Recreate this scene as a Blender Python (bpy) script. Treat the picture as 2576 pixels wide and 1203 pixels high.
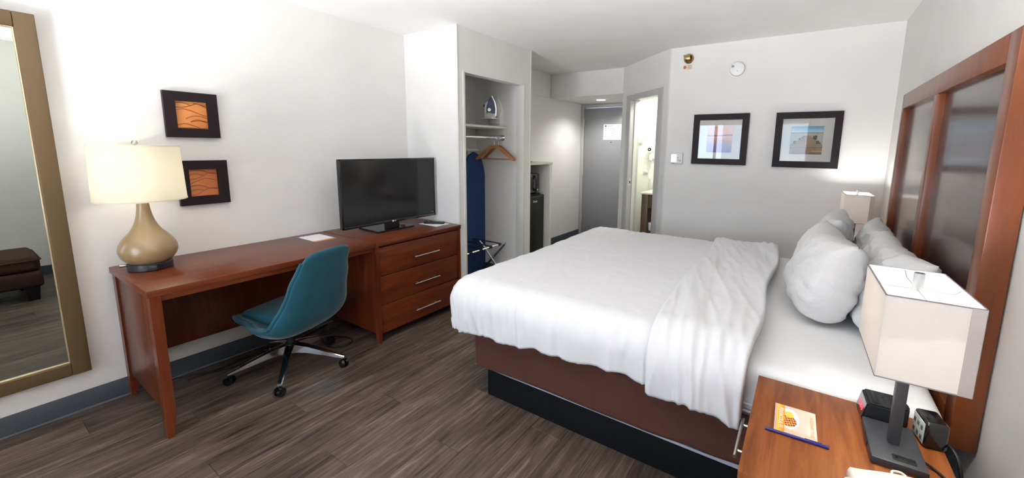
import bpy, bmesh, math, random
from mathutils import Vector, Matrix, noise
random.seed(7)
S = bpy.context.scene
for o in list(bpy.data.objects): bpy.data.objects.remove(o)
COL = S.collection
R = math.radians

# ------------------------------------------------------------------ camera
IMW, IMH = 2576.0, 1203.0
F, CX, CY = 1020.325, 1351.196, 524.839
CAM = Vector((3.1599, 0.4001, 1.4441))
yaw, pit, rol = R(33.45725), R(8.63445), R(0.72)
fwd = Vector((-math.sin(yaw)*math.cos(pit), math.cos(yaw)*math.cos(pit), -math.sin(pit)))
rt = Vector((math.cos(yaw), math.sin(yaw), 0)); up = rt.cross(fwd)
r2 = math.cos(rol)*rt + math.sin(rol)*up; u2 = -math.sin(rol)*rt + math.cos(rol)*up
cd = bpy.data.cameras.new('camera'); cam = bpy.data.objects.new('camera', cd); COL.objects.link(cam)
cam.matrix_world = Matrix(((r2.x, u2.x, -fwd.x, CAM.x), (r2.y, u2.y, -fwd.y, CAM.y), (r2.z, u2.z, -fwd.z, CAM.z), (0, 0, 0, 1)))
cd.sensor_fit = 'HORIZONTAL'; cd.sensor_width = 36; cd.lens = F/IMW*36
cd.shift_x = (IMW/2-CX)/IMW; cd.shift_y = (CY-IMH/2)/IMW
cd.clip_start = 0.02; cd.clip_end = 200
S.camera = cam

# ------------------------------------------------------------------ world, daylight, exposure
w = bpy.data.worlds.new('world'); S.world = w; w.use_nodes = True
bgn = w.node_tree.nodes['Background']; bgn.inputs[0].default_value = (0.62, 0.78, 1.0, 1); bgn.inputs[1].default_value = 3.0
S.view_settings.view_transform = 'Standard'; S.view_settings.look = 'None'
S.view_settings.exposure = 0.48; S.view_settings.gamma = 1; S.view_settings.use_curve_mapping = False

def area(name, loc, rot, sx, sy, power, color):
    l = bpy.data.lights.new(name, 'AREA'); l.shape = 'RECTANGLE'; l.size = sx; l.size_y = sy; l.energy = power; l.color = color
    o = bpy.data.objects.new(name, l); COL.objects.link(o); o.location = loc; o.rotation_euler = rot
    return o
# daylight falling in through the window behind the camera
area('window_daylight', (1.95, -1.42, 1.33), (R(90), 0, 0), 2.4, 1.45, 54, (0.60, 0.78, 1.0))
# added fill light outside, aimed up through the window to brighten the ceiling
area('ceiling_fill', (2.2, -1.75, 0.35), (R(145.5), 0, R(-14)), 2.2, 0.9, 1420, (1.0, 0.98, 0.96)).data.spread = R(105)

# ------------------------------------------------------------------ helpers
MATS = {}
def newmat(name):
    m = bpy.data.materials.new(name); m.use_nodes = True; MATS[name] = m
    nt = m.node_tree; b = nt.nodes['Principled BSDF']
    return m, nt, b
def N(nt, t, **kw):
    n = nt.nodes.new(t)
    for k, v in kw.items():
        if k in n.inputs: n.inputs[k].default_value = v
        else: setattr(n, k, v)
    return n
def plain(name, col, rough=0.5, metal=0.0, coat=0.0, spec=None, bump=0.0, bscale=200, sheen=0.0):
    m, nt, b = newmat(name)
    b.inputs['Base Color'].default_value = (*col, 1); b.inputs['Roughness'].default_value = rough; b.inputs['Metallic'].default_value = metal
    b.inputs['Coat Weight'].default_value = coat; b.inputs['Coat Roughness'].default_value = 0.08
    if sheen: b.inputs['Sheen Weight'].default_value = sheen; b.inputs['Sheen Roughness'].default_value = 0.4
    if spec is not None: b.inputs['Specular IOR Level'].default_value = spec
    tc = N(nt, 'ShaderNodeTexCoord')
    nz = N(nt, 'ShaderNodeTexNoise', Scale=bscale, Detail=3.0)
    nt.links.new(tc.outputs['Object'], nz.inputs['Vector'])
    if bump:
        bp = N(nt, 'ShaderNodeBump', Strength=bump, Distance=0.002)
        nt.links.new(nz.outputs['Fac'], bp.inputs['Height']); nt.links.new(bp.outputs[0], b.inputs['Normal'])
    # a faint tonal unevenness
    mx = N(nt, 'ShaderNodeMixRGB', blend_type='MULTIPLY'); mx.inputs[0].default_value = 1
    rmp = N(nt, 'ShaderNodeMapRange'); rmp.inputs[3].default_value = 0.95; rmp.inputs[4].default_value = 1.05
    nz2 = N(nt, 'ShaderNodeTexNoise', Scale=3.0, Detail=2.0); nt.links.new(tc.outputs['Object'], nz2.inputs['Vector'])
    nt.links.new(nz2.outputs['Fac'], rmp.inputs[0]); mx.inputs[1].default_value = (*col, 1)
    nt.links.new(rmp.outputs[0], mx.inputs[2]); nt.links.new(mx.outputs[0], b.inputs['Base Color'])
    return m
def wood(name, c1, c2, c3, axis=1, scale=1.0, rough=0.3, coat=0.0, stretch=14, rnd=0.0, bump=0.05, spec=0.5):
    m, nt, b = newmat(name)
    tc = N(nt, 'ShaderNodeTexCoord'); mp = N(nt, 'ShaderNodeMapping')
    sc = [stretch*scale]*3; sc[axis] = scale
    mp.inputs['Scale'].default_value = sc
    nt.links.new(tc.outputs['Object'], mp.inputs['Vector'])
    oi = N(nt, 'ShaderNodeObjectInfo')
    add = N(nt, 'ShaderNodeVectorMath', operation='ADD')
    cmb = N(nt, 'ShaderNodeMath', operation='MULTIPLY'); cmb.inputs[1].default_value = 60
    nt.links.new(oi.outputs['Random'], cmb.inputs[0])
    nt.links.new(mp.outputs[0], add.inputs[0])
    if rnd: nt.links.new(cmb.outputs[0], add.inputs[1])
    n1 = N(nt, 'ShaderNodeTexNoise', Scale=1.2, Detail=7.0, Roughness=0.62, Distortion=0.6)
    nt.links.new(add.outputs[0], n1.inputs['Vector'])
    cr = N(nt, 'ShaderNodeValToRGB'); e = cr.color_ramp.elements
    e[0].position = 0.30; e[0].color = (*c1, 1); e[1].position = 0.72; e[1].color = (*c3, 1)
    k = e.new(0.5); k.color = (*c2, 1)
    nt.links.new(n1.outputs['Fac'], cr.inputs[0])
    mx = N(nt, 'ShaderNodeMixRGB', blend_type='MULTIPLY'); mx.inputs[0].default_value = 1
    mr = N(nt, 'ShaderNodeMapRange'); mr.inputs[3].default_value = 1-rnd; mr.inputs[4].default_value = 1+rnd
    nt.links.new(oi.outputs['Random'], mr.inputs[0])
    nt.links.new(cr.outputs[0], mx.inputs[1]); nt.links.new(mr.outputs[0], mx.inputs[2])
    nt.links.new(mx.outputs[0], b.inputs['Base Color'])
    b.inputs['Roughness'].default_value = rough; b.inputs['Coat Weight'].default_value = coat; b.inputs['Coat Roughness'].default_value = 0.12; b.inputs['Specular IOR Level'].default_value = spec
    if bump:
        bp = N(nt, 'ShaderNodeBump', Strength=bump, Distance=0.003)
        nt.links.new(n1.outputs['Fac'], bp.inputs['Height']); nt.links.new(bp.outputs[0], b.inputs['Normal'])
    return m
def fabric(name, col, weave=900, bump=0.15, trans=0.0, rough=0.9, sheen=0.0, var=0.06, wr=0.0):
    m, nt, b = newmat(name)
    b.inputs['Roughness'].default_value = rough; b.inputs['Specular IOR Level'].default_value = 0.2
    if sheen: b.inputs['Sheen Weight'].default_value = sheen; b.inputs['Sheen Roughness'].default_value = 0.35
    tc = N(nt, 'ShaderNodeTexCoord')
    nz = N(nt, 'ShaderNodeTexNoise', Scale=weave, Detail=2.0); nt.links.new(tc.outputs['Object'], nz.inputs['Vector'])
    n2 = N(nt, 'ShaderNodeTexNoise', Scale=9.0, Detail=4.0); nt.links.new(tc.outputs['Object'], n2.inputs['Vector'])
    mr = N(nt, 'ShaderNodeMapRange'); mr.inputs[3].default_value = 1-var; mr.inputs[4].default_value = 1+var
    nt.links.new(n2.outputs['Fac'], mr.inputs[0])
    mx = N(nt, 'ShaderNodeMixRGB', blend_type='MULTIPLY'); mx.inputs[0].default_value = 1; mx.inputs[1].default_value = (*col, 1)
    nt.links.new(mr.outputs[0], mx.inputs[2]); nt.links.new(mx.outputs[0], b.inputs['Base Color'])
    bp = N(nt, 'ShaderNodeBump', Strength=bump, Distance=0.001); nt.links.new(nz.outputs['Fac'], bp.inputs['Height'])
    if wr:
        n3 = N(nt, 'ShaderNodeTexNoise', Scale=22.0, Detail=5.0, Distortion=1.2); nt.links.new(tc.outputs['Object'], n3.inputs['Vector'])
        b2 = N(nt, 'ShaderNodeBump', Strength=wr, Distance=0.012); nt.links.new(n3.outputs['Fac'], b2.inputs['Height'])
        nt.links.new(bp.outputs[0], b2.inputs['Normal']); nt.links.new(b2.outputs[0], b.inputs['Normal'])
    else: nt.links.new(bp.outputs[0], b.inputs['Normal'])
    if trans:
        tr = N(nt, 'ShaderNodeBsdfTranslucent'); nt.links.new(mx.outputs[0], tr.inputs[0])
        ms = N(nt, 'ShaderNodeMixShader'); ms.inputs[0].default_value = trans
        nt.links.new(b.outputs[0], ms.inputs[1]); nt.links.new(tr.outputs[0], ms.inputs[2])
        nt.links.new(ms.outputs[0], nt.nodes['Material Output'].inputs[0])
    return m
def emit(name, col, st):
    m, nt, b = newmat(name)
    b.inputs['Base Color'].default_value = (*col, 1); b.inputs['Emission Color'].default_value = (*col, 1); b.inputs['Emission Strength'].default_value = st
    return m
def pane(name, refl=1.0):
    m, nt, b = newmat(name)
    nt.nodes.remove(b)
    t = N(nt, 'ShaderNodeBsdfTransparent'); g = N(nt, 'ShaderNodeBsdfGlossy'); g.inputs['Roughness'].default_value = 0.0
    fr = N(nt, 'ShaderNodeFresnel', IOR=1.5)
    mu = N(nt, 'ShaderNodeMath', operation='MULTIPLY'); mu.inputs[1].default_value = refl
    nt.links.new(fr.outputs[0], mu.inputs[0])
    ms = N(nt, 'ShaderNodeMixShader'); nt.links.new(mu.outputs[0], ms.inputs[0])
    nt.links.new(t.outputs[0], ms.inputs[1]); nt.links.new(g.outputs[0], ms.inputs[2])
    nt.links.new(ms.outputs[0], nt.nodes['Material Output'].inputs[0])
    return m
def printed(name, rough=0.5):
    m, nt, b = newmat(name)
    a = N(nt, 'ShaderNodeVertexColor', layer_name='print'); nt.links.new(a.outputs[0], b.inputs['Base Color']); b.inputs['Roughness'].default_value = rough
    return m

WALL = plain('wall_paint', (0.765, 0.75, 0.725), 0.55, bump=0.25, bscale=60)
CEIL = plain('ceiling_paint', (0.85, 0.845, 0.83), 0.8, bump=0.3, bscale=90)
BATHW = plain('bathroom_paint', (0.86, 0.88, 0.80), 0.4)
TRIMC = plain('cream_trim_paint', (0.70, 0.68, 0.61), 0.4)
TRIMG = plain('grey_door_frame_paint', (0.50, 0.49, 0.48), 0.35)
DOORG = plain('grey_door_paint', (0.29, 0.295, 0.305), 0.3)
BASEB = plain('slate_vinyl', (0.055, 0.066, 0.085), 0.45)
BASET = plain('slate_vinyl_toe', (0.12, 0.14, 0.16), 0.4)
FLOOR = None
def floor_mat():
    m, nt, b = newmat('floor_plank_grain')
    tc = N(nt, 'ShaderNodeTexCoord'); oi = N(nt, 'ShaderNodeObjectInfo')
    mu = N(nt, 'ShaderNodeMath', operation='MULTIPLY'); mu.inputs[1].default_value = 83.0; nt.links.new(oi.outputs['Random'], mu.inputs[0])
    add = N(nt, 'ShaderNodeVectorMath', operation='ADD'); nt.links.new(tc.outputs['Object'], add.inputs[0]); nt.links.new(mu.outputs[0], add.inputs[1])
    def noise_(scale, sc, det, rough, dist):
        mp = N(nt, 'ShaderNodeMapping'); mp.inputs['Scale'].default_value = sc; nt.links.new(add.outputs[0], mp.inputs['Vector'])
        n = N(nt, 'ShaderNodeTexNoise', Scale=scale, Detail=det, Roughness=rough, Distortion=dist); nt.links.new(mp.outputs[0], n.inputs['Vector']); return n
    fine = noise_(1.0, (95, 5.0, 1), 6.0, 0.7, 0.5)        # short dark streaks
    mid = noise_(1.0, (22, 1.6, 1), 5.0, 0.6, 1.4)         # cathedral bands
    big = noise_(1.0, (3.5, 1.3, 1), 2.0, 0.5, 0.3)        # broad tonal patches
    a = N(nt, 'ShaderNodeMath', operation='MULTIPLY_ADD'); a.inputs[1].default_value = 0.42; nt.links.new(fine.outputs['Fac'], a.inputs[0])
    b1 = N(nt, 'ShaderNodeMath', operation='MULTIPLY'); b1.inputs[1].default_value = 0.40; nt.links.new(mid.outputs['Fac'], b1.inputs[0])
    b2 = N(nt, 'ShaderNodeMath', operation='MULTIPLY_ADD'); b2.inputs[1].default_value = 0.18; nt.links.new(big.outputs['Fac'], b2.inputs[0]); nt.links.new(b1.outputs[0], b2.inputs[2])
    nt.links.new(b2.outputs[0], a.inputs[2])
    cr = N(nt, 'ShaderNodeValToRGB'); e = cr.color_ramp.elements
    e[0].position = 0.385; e[0].color = (0.014, 0.010, 0.008, 1); e[1].position = 0.62; e[1].color = (0.215, 0.163, 0.124, 1)
    k = e.new(0.46); k.color = (0.060, 0.043, 0.033, 1); k = e.new(0.54); k.color = (0.108, 0.080, 0.060, 1)
    nt.links.new(a.outputs[0], cr.inputs[0])
    mx = N(nt, 'ShaderNodeMixRGB', blend_type='MULTIPLY'); mx.inputs[0].default_value = 1
    mr = N(nt, 'ShaderNodeMapRange'); mr.inputs[3].default_value = 0.93; mr.inputs[4].default_value = 1.07
    nt.links.new(oi.outputs['Random'], mr.inputs[0]); nt.links.new(cr.outputs[0], mx.inputs[1]); nt.links.new(mr.outputs[0], mx.inputs[2])
    nt.links.new(mx.outputs[0], b.inputs['Base Color'])
    b.inputs['Roughness'].default_value = 0.48; b.inputs['Specular IOR Level'].default_value = 0.35
    bp = N(nt, 'ShaderNodeBump', Strength=0.15, Distance=0.002); nt.links.new(a.outputs[0], bp.inputs['Height']); nt.links.new(bp.outputs[0], b.inputs['Normal'])
    return m
FLOOR = floor_mat()
SUB = plain('floor_joint', (0.015, 0.012, 0.01), 0.8)
CHERRY = wood('cherry_veneer', (0.072, 0.0130, 0.0045), (0.112, 0.0225, 0.0070), (0.155, 0.038, 0.012), axis=1, scale=1.5, stretch=12, rough=0.32, coat=0.05, spec=0.3, bump=0.02)
CHERRYV = wood('cherry_veneer_upright', (0.072, 0.0130, 0.0045), (0.112, 0.0225, 0.0070), (0.155, 0.038, 0.012), axis=2, scale=1.5, stretch=12, rough=0.32, coat=0.05, spec=0.3, bump=0.02)
WALNUT = wood('walnut_veneer', (0.12, 0.030, 0.007), (0.23, 0.066, 0.014), (0.34, 0.115, 0.030), axis=1, scale=2.2, stretch=11, rough=0.45, coat=0.0, spec=0.25, bump=0.02)
HEADB = wood('headboard_veneer', (0.11, 0.026, 0.006), (0.16, 0.040, 0.009), (0.21, 0.058, 0.014), axis=2, scale=1.2, stretch=12, rough=0.30, coat=0.1, spec=0.45, bump=0.02)
PANELW = wood('headboard_panel_veneer', (0.030, 0.012, 0.010), (0.042, 0.017, 0.014), (0.058, 0.023, 0.018), axis=1, scale=1.2, stretch=12, rough=0.22, coat=0.5, bump=0.015)
FRAMEB = plain('black_brown_frame', (0.014, 0.008, 0.010), 0.5, spec=0.2)
GOLDF = plain('bronze_mirror_frame', (0.125, 0.080, 0.036), 0.42, metal=0.25)
GOLDT = plain('gold_bead', (0.75, 0.62, 0.38), 0.3, metal=0.6)
MIRROR = plain('mirror_silver', (0.46, 0.49, 0.46), 0.0, metal=1.0)
CHROME = plain('chrome', (0.80, 0.80, 0.82), 0.12, metal=1.0)
NICKEL = plain('brushed_nickel', (0.66, 0.64, 0.60), 0.28, metal=1.0)
BLACKP = plain('black_plastic', (0.009, 0.010, 0.011), 0.42, spec=0.3)
BLACKG = plain('black_gloss_plastic', (0.006, 0.006, 0.007), 0.12, coat=0.4)
SCREEN = plain('tv_screen_glass', (0.0045, 0.005, 0.006), 0.10)
DKGREY = plain('charcoal_metal', (0.030, 0.032, 0.038), 0.45)
BRONZE = plain('dark_bronze', (0.045, 0.042, 0.05), 0.4, metal=0.5)
WHITEP = plain('white_plastic', (0.80, 0.80, 0.79), 0.4)
CREAMP = plain('cream_plastic', (0.74, 0.69, 0.58), 0.35)
CREAMD = plain('cream_plastic_dark', (0.48, 0.42, 0.32), 0.4)
LINEN = fabric('white_bed_linen', (0.70, 0.70, 0.715), bump=0.08, var=0.015, wr=0.10)
LINENS = fabric('white_sheet', (0.80, 0.80, 0.80), bump=0.06, var=0.015, wr=0.05)
PILLW = fabric('pillow_cotton', (0.70, 0.695, 0.69), bump=0.08, var=0.02, wr=0.38)
SKIRT = fabric('brown_bed_skirt', (0.075, 0.030, 0.022), weave=600, bump=0.3, var=0.15, sheen=0.15)
BOXS = fabric('pale_box_spring', (0.55, 0.58, 0.68), bump=0.1)
PLAT = plain('black_bed_platform', (0.006, 0.007, 0.009), 0.6, spec=0.12)
VELV = fabric('teal_velvet', (0.012, 0.078, 0.112), weave=500, bump=0.12, sheen=0.3, var=0.3, rough=0.8)
SHADE = fabric('cream_lamp_shade', (0.88, 0.85, 0.76), weave=700, bump=0.1, trans=0.6, var=0.01)
SHADEL = fabric('linen_lamp_shade', (0.78, 0.74, 0.69), weave=260, bump=0.35, trans=0.30, var=0.04)
SHADEI = plain('lamp_shade_lining', (0.92, 0.92, 0.92), 0.7)
TAN = plain('tan_glazed_ceramic', (0.29, 0.20, 0.098), 0.32, coat=0.3, bump=0.05, bscale=300)
BLUEC = fabric('navy_board_cover', (0.030, 0.058, 0.16), bump=0.1, var=0.08)
HANGW = wood('hanger_beech', (0.30, 0.12, 0.045), (0.40, 0.17, 0.065), (0.48, 0.22, 0.09), axis=0, scale=3, rough=0.4, bump=0.02)
BLUEP = plain('iron_blue', (0.015, 0.05, 0.16), 0.25)
PENB = plain('navy_pen', (0.006, 0.009, 0.16), 0.2, coat=0.5)
PAPER = plain('white_paper', (0.82, 0.82, 0.82), 0.6)
PRINT = printed('colour_print')
PRINTG = printed('gloss_print', 0.25)
INK = plain('grey_ink', (0.22, 0.24, 0.26), 0.6)
INKW = plain('white_ink', (0.85, 0.85, 0.85), 0.5)
INKO = plain('orange_ink', (0.75, 0.27, 0.03), 0.5)
INKP = plain('purple_ink', (0.10, 0.06, 0.20), 0.5)
MATB = plain('ivory_mat_board', (0.72, 0.70, 0.64), 0.8)
RED = plain('red_lens', (0.7, 0.02, 0.02), 0.3)
REDL = emit('red_led', (1.0, 0.03, 0.06), 2.0)
GLASS = pane('picture_glass', 1.2)
WGLASS = pane('window_glass', 1.0)
BULB = emit('lamp_bulb', (1.0, 0.93, 0.80), 6.0)
BULBD = emit('downlight_lens', (1.0, 0.97, 0.92), 12.0)
FINIAL = plain('grey_finial', (0.30, 0.32, 0.34), 0.35, metal=0.3)
RIMD = plain('shade_rim_binding', (0.22, 0.19, 0.21), 0.7)
SPIDER = plain('grey_wire', (0.32, 0.32, 0.34), 0.5)
SEAM = fabric('shade_seam_linen', (0.44, 0.39, 0.365), weave=260, bump=0.3)
LCD = emit('thermostat_display', (0.95, 1.0, 0.98), 0.9)
BROWNF = fabric('brown_ottoman_fabric', (0.055, 0.030, 0.018), weave=300, bump=0.3, var=0.2)
DKWOOD = plain('dark_stained_leg', (0.012, 0.008, 0.006), 0.4)
CURT = fabric('taupe_sheer_curtain', (0.66, 0.58, 0.52), weave=300, trans=0.6)
_nt = CURT.node_tree; _out = _nt.nodes['Material Output']; _src = _out.inputs[0].links[0].from_socket
_tp = N(_nt, 'ShaderNodeBsdfTransparent'); _mx = N(_nt, 'ShaderNodeMixShader'); _mx.inputs[0].default_value = 0.42
_nt.links.new(_src, _mx.inputs[1]); _nt.links.new(_tp.outputs[0], _mx.inputs[2]); _nt.links.new(_mx.outputs[0], _out.inputs[0])
BRASS = plain('sprinkler_brass', (0.42, 0.33, 0.16), 0.25, metal=1.0)
COPPER = plain('vine_relief', (0.30, 0.075, 0.018), 0.4)
VANW = wood('vanity_laminate', (0.06, 0.033, 0.017), (0.10, 0.055, 0.028), (0.15, 0.085, 0.045), axis=2, scale=2, rough=0.4, bump=0.02)

def smooth(me, ang=40):
    me.polygons.foreach_set('use_smooth', [True]*len(me.polygons))
    try: me.set_sharp_from_angle(angle=R(ang))
    except Exception: pass
def mobj(name, me, mat, parent=None):
    o = bpy.data.objects.new(name, me); COL.objects.link(o)
    if mat: 
        me.materials.clear(); me.materials.append(mat)
    if parent: o.parent = parent
    return o
def obj(name, bm, mat, parent=None, sm=True, ang=40):
    me = bpy.data.meshes.new(name)
    bmesh.ops.recalc_face_normals(bm, faces=bm.faces[:])
    bm.to_mesh(me); bm.free()
    if sm: smooth(me, ang)
    return mobj(name, me, mat, parent)
def tag(o, label, cat, group=None):
    o['label'] = label; o['category'] = cat
    if group: o['group'] = group
    return o
def thing(name, label, cat, loc=(0, 0, 0), rz=0.0, group=None):
    o = bpy.data.objects.new(name, None); COL.objects.link(o); o.empty_display_size = 0.05
    o.location = loc; o.rotation_euler = (0, 0, rz)
    return tag(o, label, cat, group)
def struct(o): o['kind'] = 'structure'; return o
def nb(): return bmesh.new()
def box(bm, x0, x1, y0, y1, z0, z1, bev=0.0, seg=2, M=None):
    r = bmesh.ops.create_cube(bm, size=1.0)
    vs = r['verts']
    for v in vs: v.co = Vector(((x0+x1)/2+v.co.x*(x1-x0), (y0+y1)/2+v.co.y*(y1-y0), (z0+z1)/2+v.co.z*(z1-z0)))
    if bev:
        es = list({e for v in vs for e in v.link_edges})
        r2 = bmesh.ops.bevel(bm, geom=es, offset=bev, segments=seg, profile=0.5, affect='EDGES')
        vs = list({v for f in r2['faces'] for v in f.verts} | {v for v in vs if v.is_valid})
    if M: bmesh.ops.transform(bm, matrix=M, verts=vs)
    return vs
def bx(name, parent, mat, x0, x1, y0, y1, z0, z1, bev=0.0, seg=2):
    bm = nb(); box(bm, x0, x1, y0, y1, z0, z1, bev, seg); return obj(name, bm, mat, parent)
def cyl(bm, p0, p1, r0, r1=None, n=24, caps=True):
    p0, p1 = Vector(p0), Vector(p1); d = p1-p0; r1 = r0 if r1 is None else r1
    M = Matrix.Translation((p0+p1)/2) @ d.to_track_quat('Z', 'Y').to_matrix().to_4x4()
    return bmesh.ops.create_cone(bm, cap_ends=caps, segments=n, radius1=r0, radius2=r1, depth=d.length, matrix=M)['verts']
def cy(name, parent, mat, p0, p1, r0, r1=None, n=24):
    bm = nb(); cyl(bm, p0, p1, r0, r1, n); return obj(name, bm, mat, parent)
def lathe(bm, prof, n=48, c=(0, 0, 0), closed=False):
    rings = []
    for r, z in prof:
        if r < 1e-6: rings.append([bm.verts.new((c[0], c[1], c[2]+z))])
        else: rings.append([bm.verts.new((c[0]+r*math.cos(2*math.pi*i/n), c[1]+r*math.sin(2*math.pi*i/n), c[2]+z)) for i in range(n)])
    for a, b in zip(rings, rings[1:]):
        for i in range(n):
            j = (i+1) % n
            if len(a) == 1 and len(b) == 1: continue
            if len(a) == 1: bm.faces.new((a[0], b[j], b[i]))
            elif len(b) == 1: bm.faces.new((a[i], a[j], b[0]))
            else: bm.faces.new((a[i], a[j], b[j], b[i]))
def tube(bm, pts, r, n=10, rad=None, close=False):
    pts = [Vector(p) for p in pts]; rings = []; nrm = None
    for i, p in enumerate(pts):
        a = pts[max(i-1, 0)]; b = pts[min(i+1, len(pts)-1)]
        if close: a = pts[i-1]; b = pts[(i+1) % len(pts)]
        t = (b-a).normalized()
        if nrm is None:
            nrm = t.cross(Vector((0, 0, 1)))
            if nrm.length < 1e-3: nrm = t.cross(Vector((0, 1, 0)))
            nrm.normalize()
        nrm = (nrm - t*nrm.dot(t)).normalized(); bn = t.cross(nrm)
        rr = rad[i] if rad else r
        rings.append([bm.verts.new(p+nrm*rr*math.cos(2*math.pi*k/n)+bn*rr*math.sin(2*math.pi*k/n)) for k in range(n)])
    prs = list(zip(rings, rings[1:]))
    if close: prs.append((rings[-1], rings[0]))
    for a, b in prs:
        for k in range(n): bm.faces.new((a[k], a[(k+1) % n], b[(k+1) % n], b[k]))
    if not close:
        bm.faces.new(rings[0][::-1]); bm.faces.new(rings[-1])
def tb(name, parent, mat, pts, r, n=10, rad=None, close=False):
    bm = nb(); tube(bm, pts, r, n, rad, close); return obj(name, bm, mat, parent, ang=60)
def spline(P, k=8, close=False):
    P = [Vector(p) for p in P]; out = []; n = len(P)
    rng = range(n) if close else range(n-1)
    for i in rng:
        if close: p0, p1, p2, p3 = P[i-1], P[i], P[(i+1) % n], P[(i+2) % n]
        else: p0, p1, p2, p3 = P[max(i-1, 0)], P[i], P[i+1], P[min(i+2, n-1)]
        for j in range(k):
            t = j/k
            out.append(0.5*((2*p1)+(-p0+p2)*t+(2*p0-5*p1+4*p2-p3)*t*t+(-p0+3*p1-3*p2+p3)*t**3))
    if not close: out.append(P[-1])
    return out
def prism(bm, poly, h, M=None):
    """extrude a 2d polygon (x,y) from z=0 to h, then transform"""
    a = [bm.verts.new((x, y, 0)) for x, y in poly]; b = [bm.verts.new((x, y, h)) for x, y in poly]
    bm.faces.new(a[::-1]); bm.faces.new(b); n = len(poly)
    for i in range(n): bm.faces.new((a[i], a[(i+1) % n], b[(i+1) % n], b[i]))
    if M: bmesh.ops.transform(bm, matrix=M, verts=a+b)
def grid(fn, nu, nv, closeu=False, closev=False):
    bm = nb(); V = [[bm.verts.new(fn(i/(nu if closeu else nu-1), j/(nv if closev else nv-1))) for j in range(nv)] for i in range(nu)]
    for i in range(nu if closeu else nu-1):
        for j in range(nv if closev else nv-1):
            bm.faces.new((V[i][j], V[(i+1) % nu][j], V[(i+1) % nu][(j+1) % nv], V[i][(j+1) % nv]))
    return bm
def text(s, size, mat, name, parent, M, ext=0.0004, sx=1.0):
    c = bpy.data.curves.new('t', 'FONT'); c.body = s; c.size = size; c.extrude = ext; c.align_x = 'CENTER'; c.align_y = 'CENTER'; c.resolution_u = 3
    to = bpy.data.objects.new('t', c); COL.objects.link(to)
    dg = bpy.context.evaluated_depsgraph_get(); dg.update()
    me = bpy.data.meshes.new_from_object(to.evaluated_get(dg))
    bpy.data.objects.remove(to); bpy.data.curves.remove(c)
    me.transform(M @ Matrix.Diagonal((sx, 1, 1, 1)))
    return mobj(name, me, mat, parent)
def frame3(o, ex, ey):
    """matrix with local x->ex, local y->ey, origin o"""
    ex, ey = Vector(ex).normalized(), Vector(ey).normalized(); ez = ex.cross(ey)
    return Matrix(((ex.x, ey.x, ez.x, o[0]), (ex.y, ey.y, ez.y, o[1]), (ex.z, ey.z, ez.z, o[2]), (0, 0, 0, 1)))
def print_panel(name, parent, mat, o, ex, ey, wd, ht, nu, nv, fn):
    """flat printed sheet with the lower-left corner at o; fn(u,v)->rgb"""
    o, ex, ey = Vector(o), Vector(ex), Vector(ey)
    me = bpy.data.meshes.new(name)
    vs = [o+ex*(wd*i/nu)+ey*(ht*j/nv) for j in range(nv+1) for i in range(nu+1)]
    fs = [(j*(nu+1)+i, j*(nu+1)+i+1, (j+1)*(nu+1)+i+1, (j+1)*(nu+1)+i) for j in range(nv) for i in range(nu)]
    me.from_pydata(vs, [], fs)
    ca = me.color_attributes.new('print', 'FLOAT_COLOR', 'CORNER'); k = 0; flat = []
    for j in range(nv):
        for i in range(nu):
            c = fn((i+.5)/nu, (j+.5)/nv)
            flat += [c[0], c[1], c[2], 1.0]*4
    ca.data.foreach_set('color', flat)
    return mobj(name, me, mat, parent)
def copy_tree(o, parent=None):
    c = o.copy(); COL.objects.link(c)
    if parent: c.parent = parent
    for ch in list(o.children): copy_tree(ch, c)
    return c
def lin(h):
    return tuple(((c/255)/12.92 if c/255 <= .04045 else ((c/255+.055)/1.055)**2.4) for c in h)
def lerp(a, b, t): return tuple(a[i]+(b[i]-a[i])*t for i in range(3))
def pt_light(name, loc, power, col, rad=0.03):
    l = bpy.data.lights.new(name, 'POINT'); l.energy = power; l.color = col; l.shadow_soft_size = rad
    o = bpy.data.objects.new(name, l); COL.objects.link(o); o.location = loc; return o

# ------------------------------------------------------------------ dimensions (metres) of the room
W, D, H = 3.692, 4.6745, 2.432          # headboard wall x, picture wall y, ceiling
YB = -1.25                               # window wall
XC, YC, YE = 0.660, 2.9515, 4.0364       # closet front, near side, far end
XL = 0.08                                # entry passage left wall
YS, ZS = 5.34, 2.118                     # soffit
YD = 6.33                                # entry door plane
A = Vector((1.154, 5.353, 0)); B = Vector((1.919, 4.662, 0))   # slanted bathroom wall
DESKZ = 0.7603

# ------------------------------------------------------------------ shell
fl = bx('floor', None, SUB, -0.15, W+0.15, YB-0.15, YD+0.3, -0.06, -0.006); struct(fl)
PWD, PLN, gap = 0.178, 1.22, 0.0006
meshes = {}
x = -0.05; row = 0
while x < W+0.02:
    off = (row*0.437) % PLN
    y = YB-0.05-off
    while y < YD+0.1:
        y0, y1 = max(y, YB-0.05), min(y+PLN, YD+0.15)
        x1 = min(x+PWD, W+0.1)
        if y1-y0 > 0.02:
            key = (round(x1-x, 3), round(y1-y0, 3))
            if key not in meshes:
                bm = nb(); box(bm, gap, key[0]-gap, gap, key[1]-gap, -0.006, 0.0, 0.0012, 1)
                me = bpy.data.meshes.new('plank'); bm.to_mesh(me); bm.free(); me.materials.append(FLOOR); meshes[key] = me
            o = bpy.data.objects.new('plank', meshes[key]); COL.objects.link(o); o.location = (x, y0, 0); o.parent = fl
        y += PLN
    x += PWD; row += 1

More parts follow.
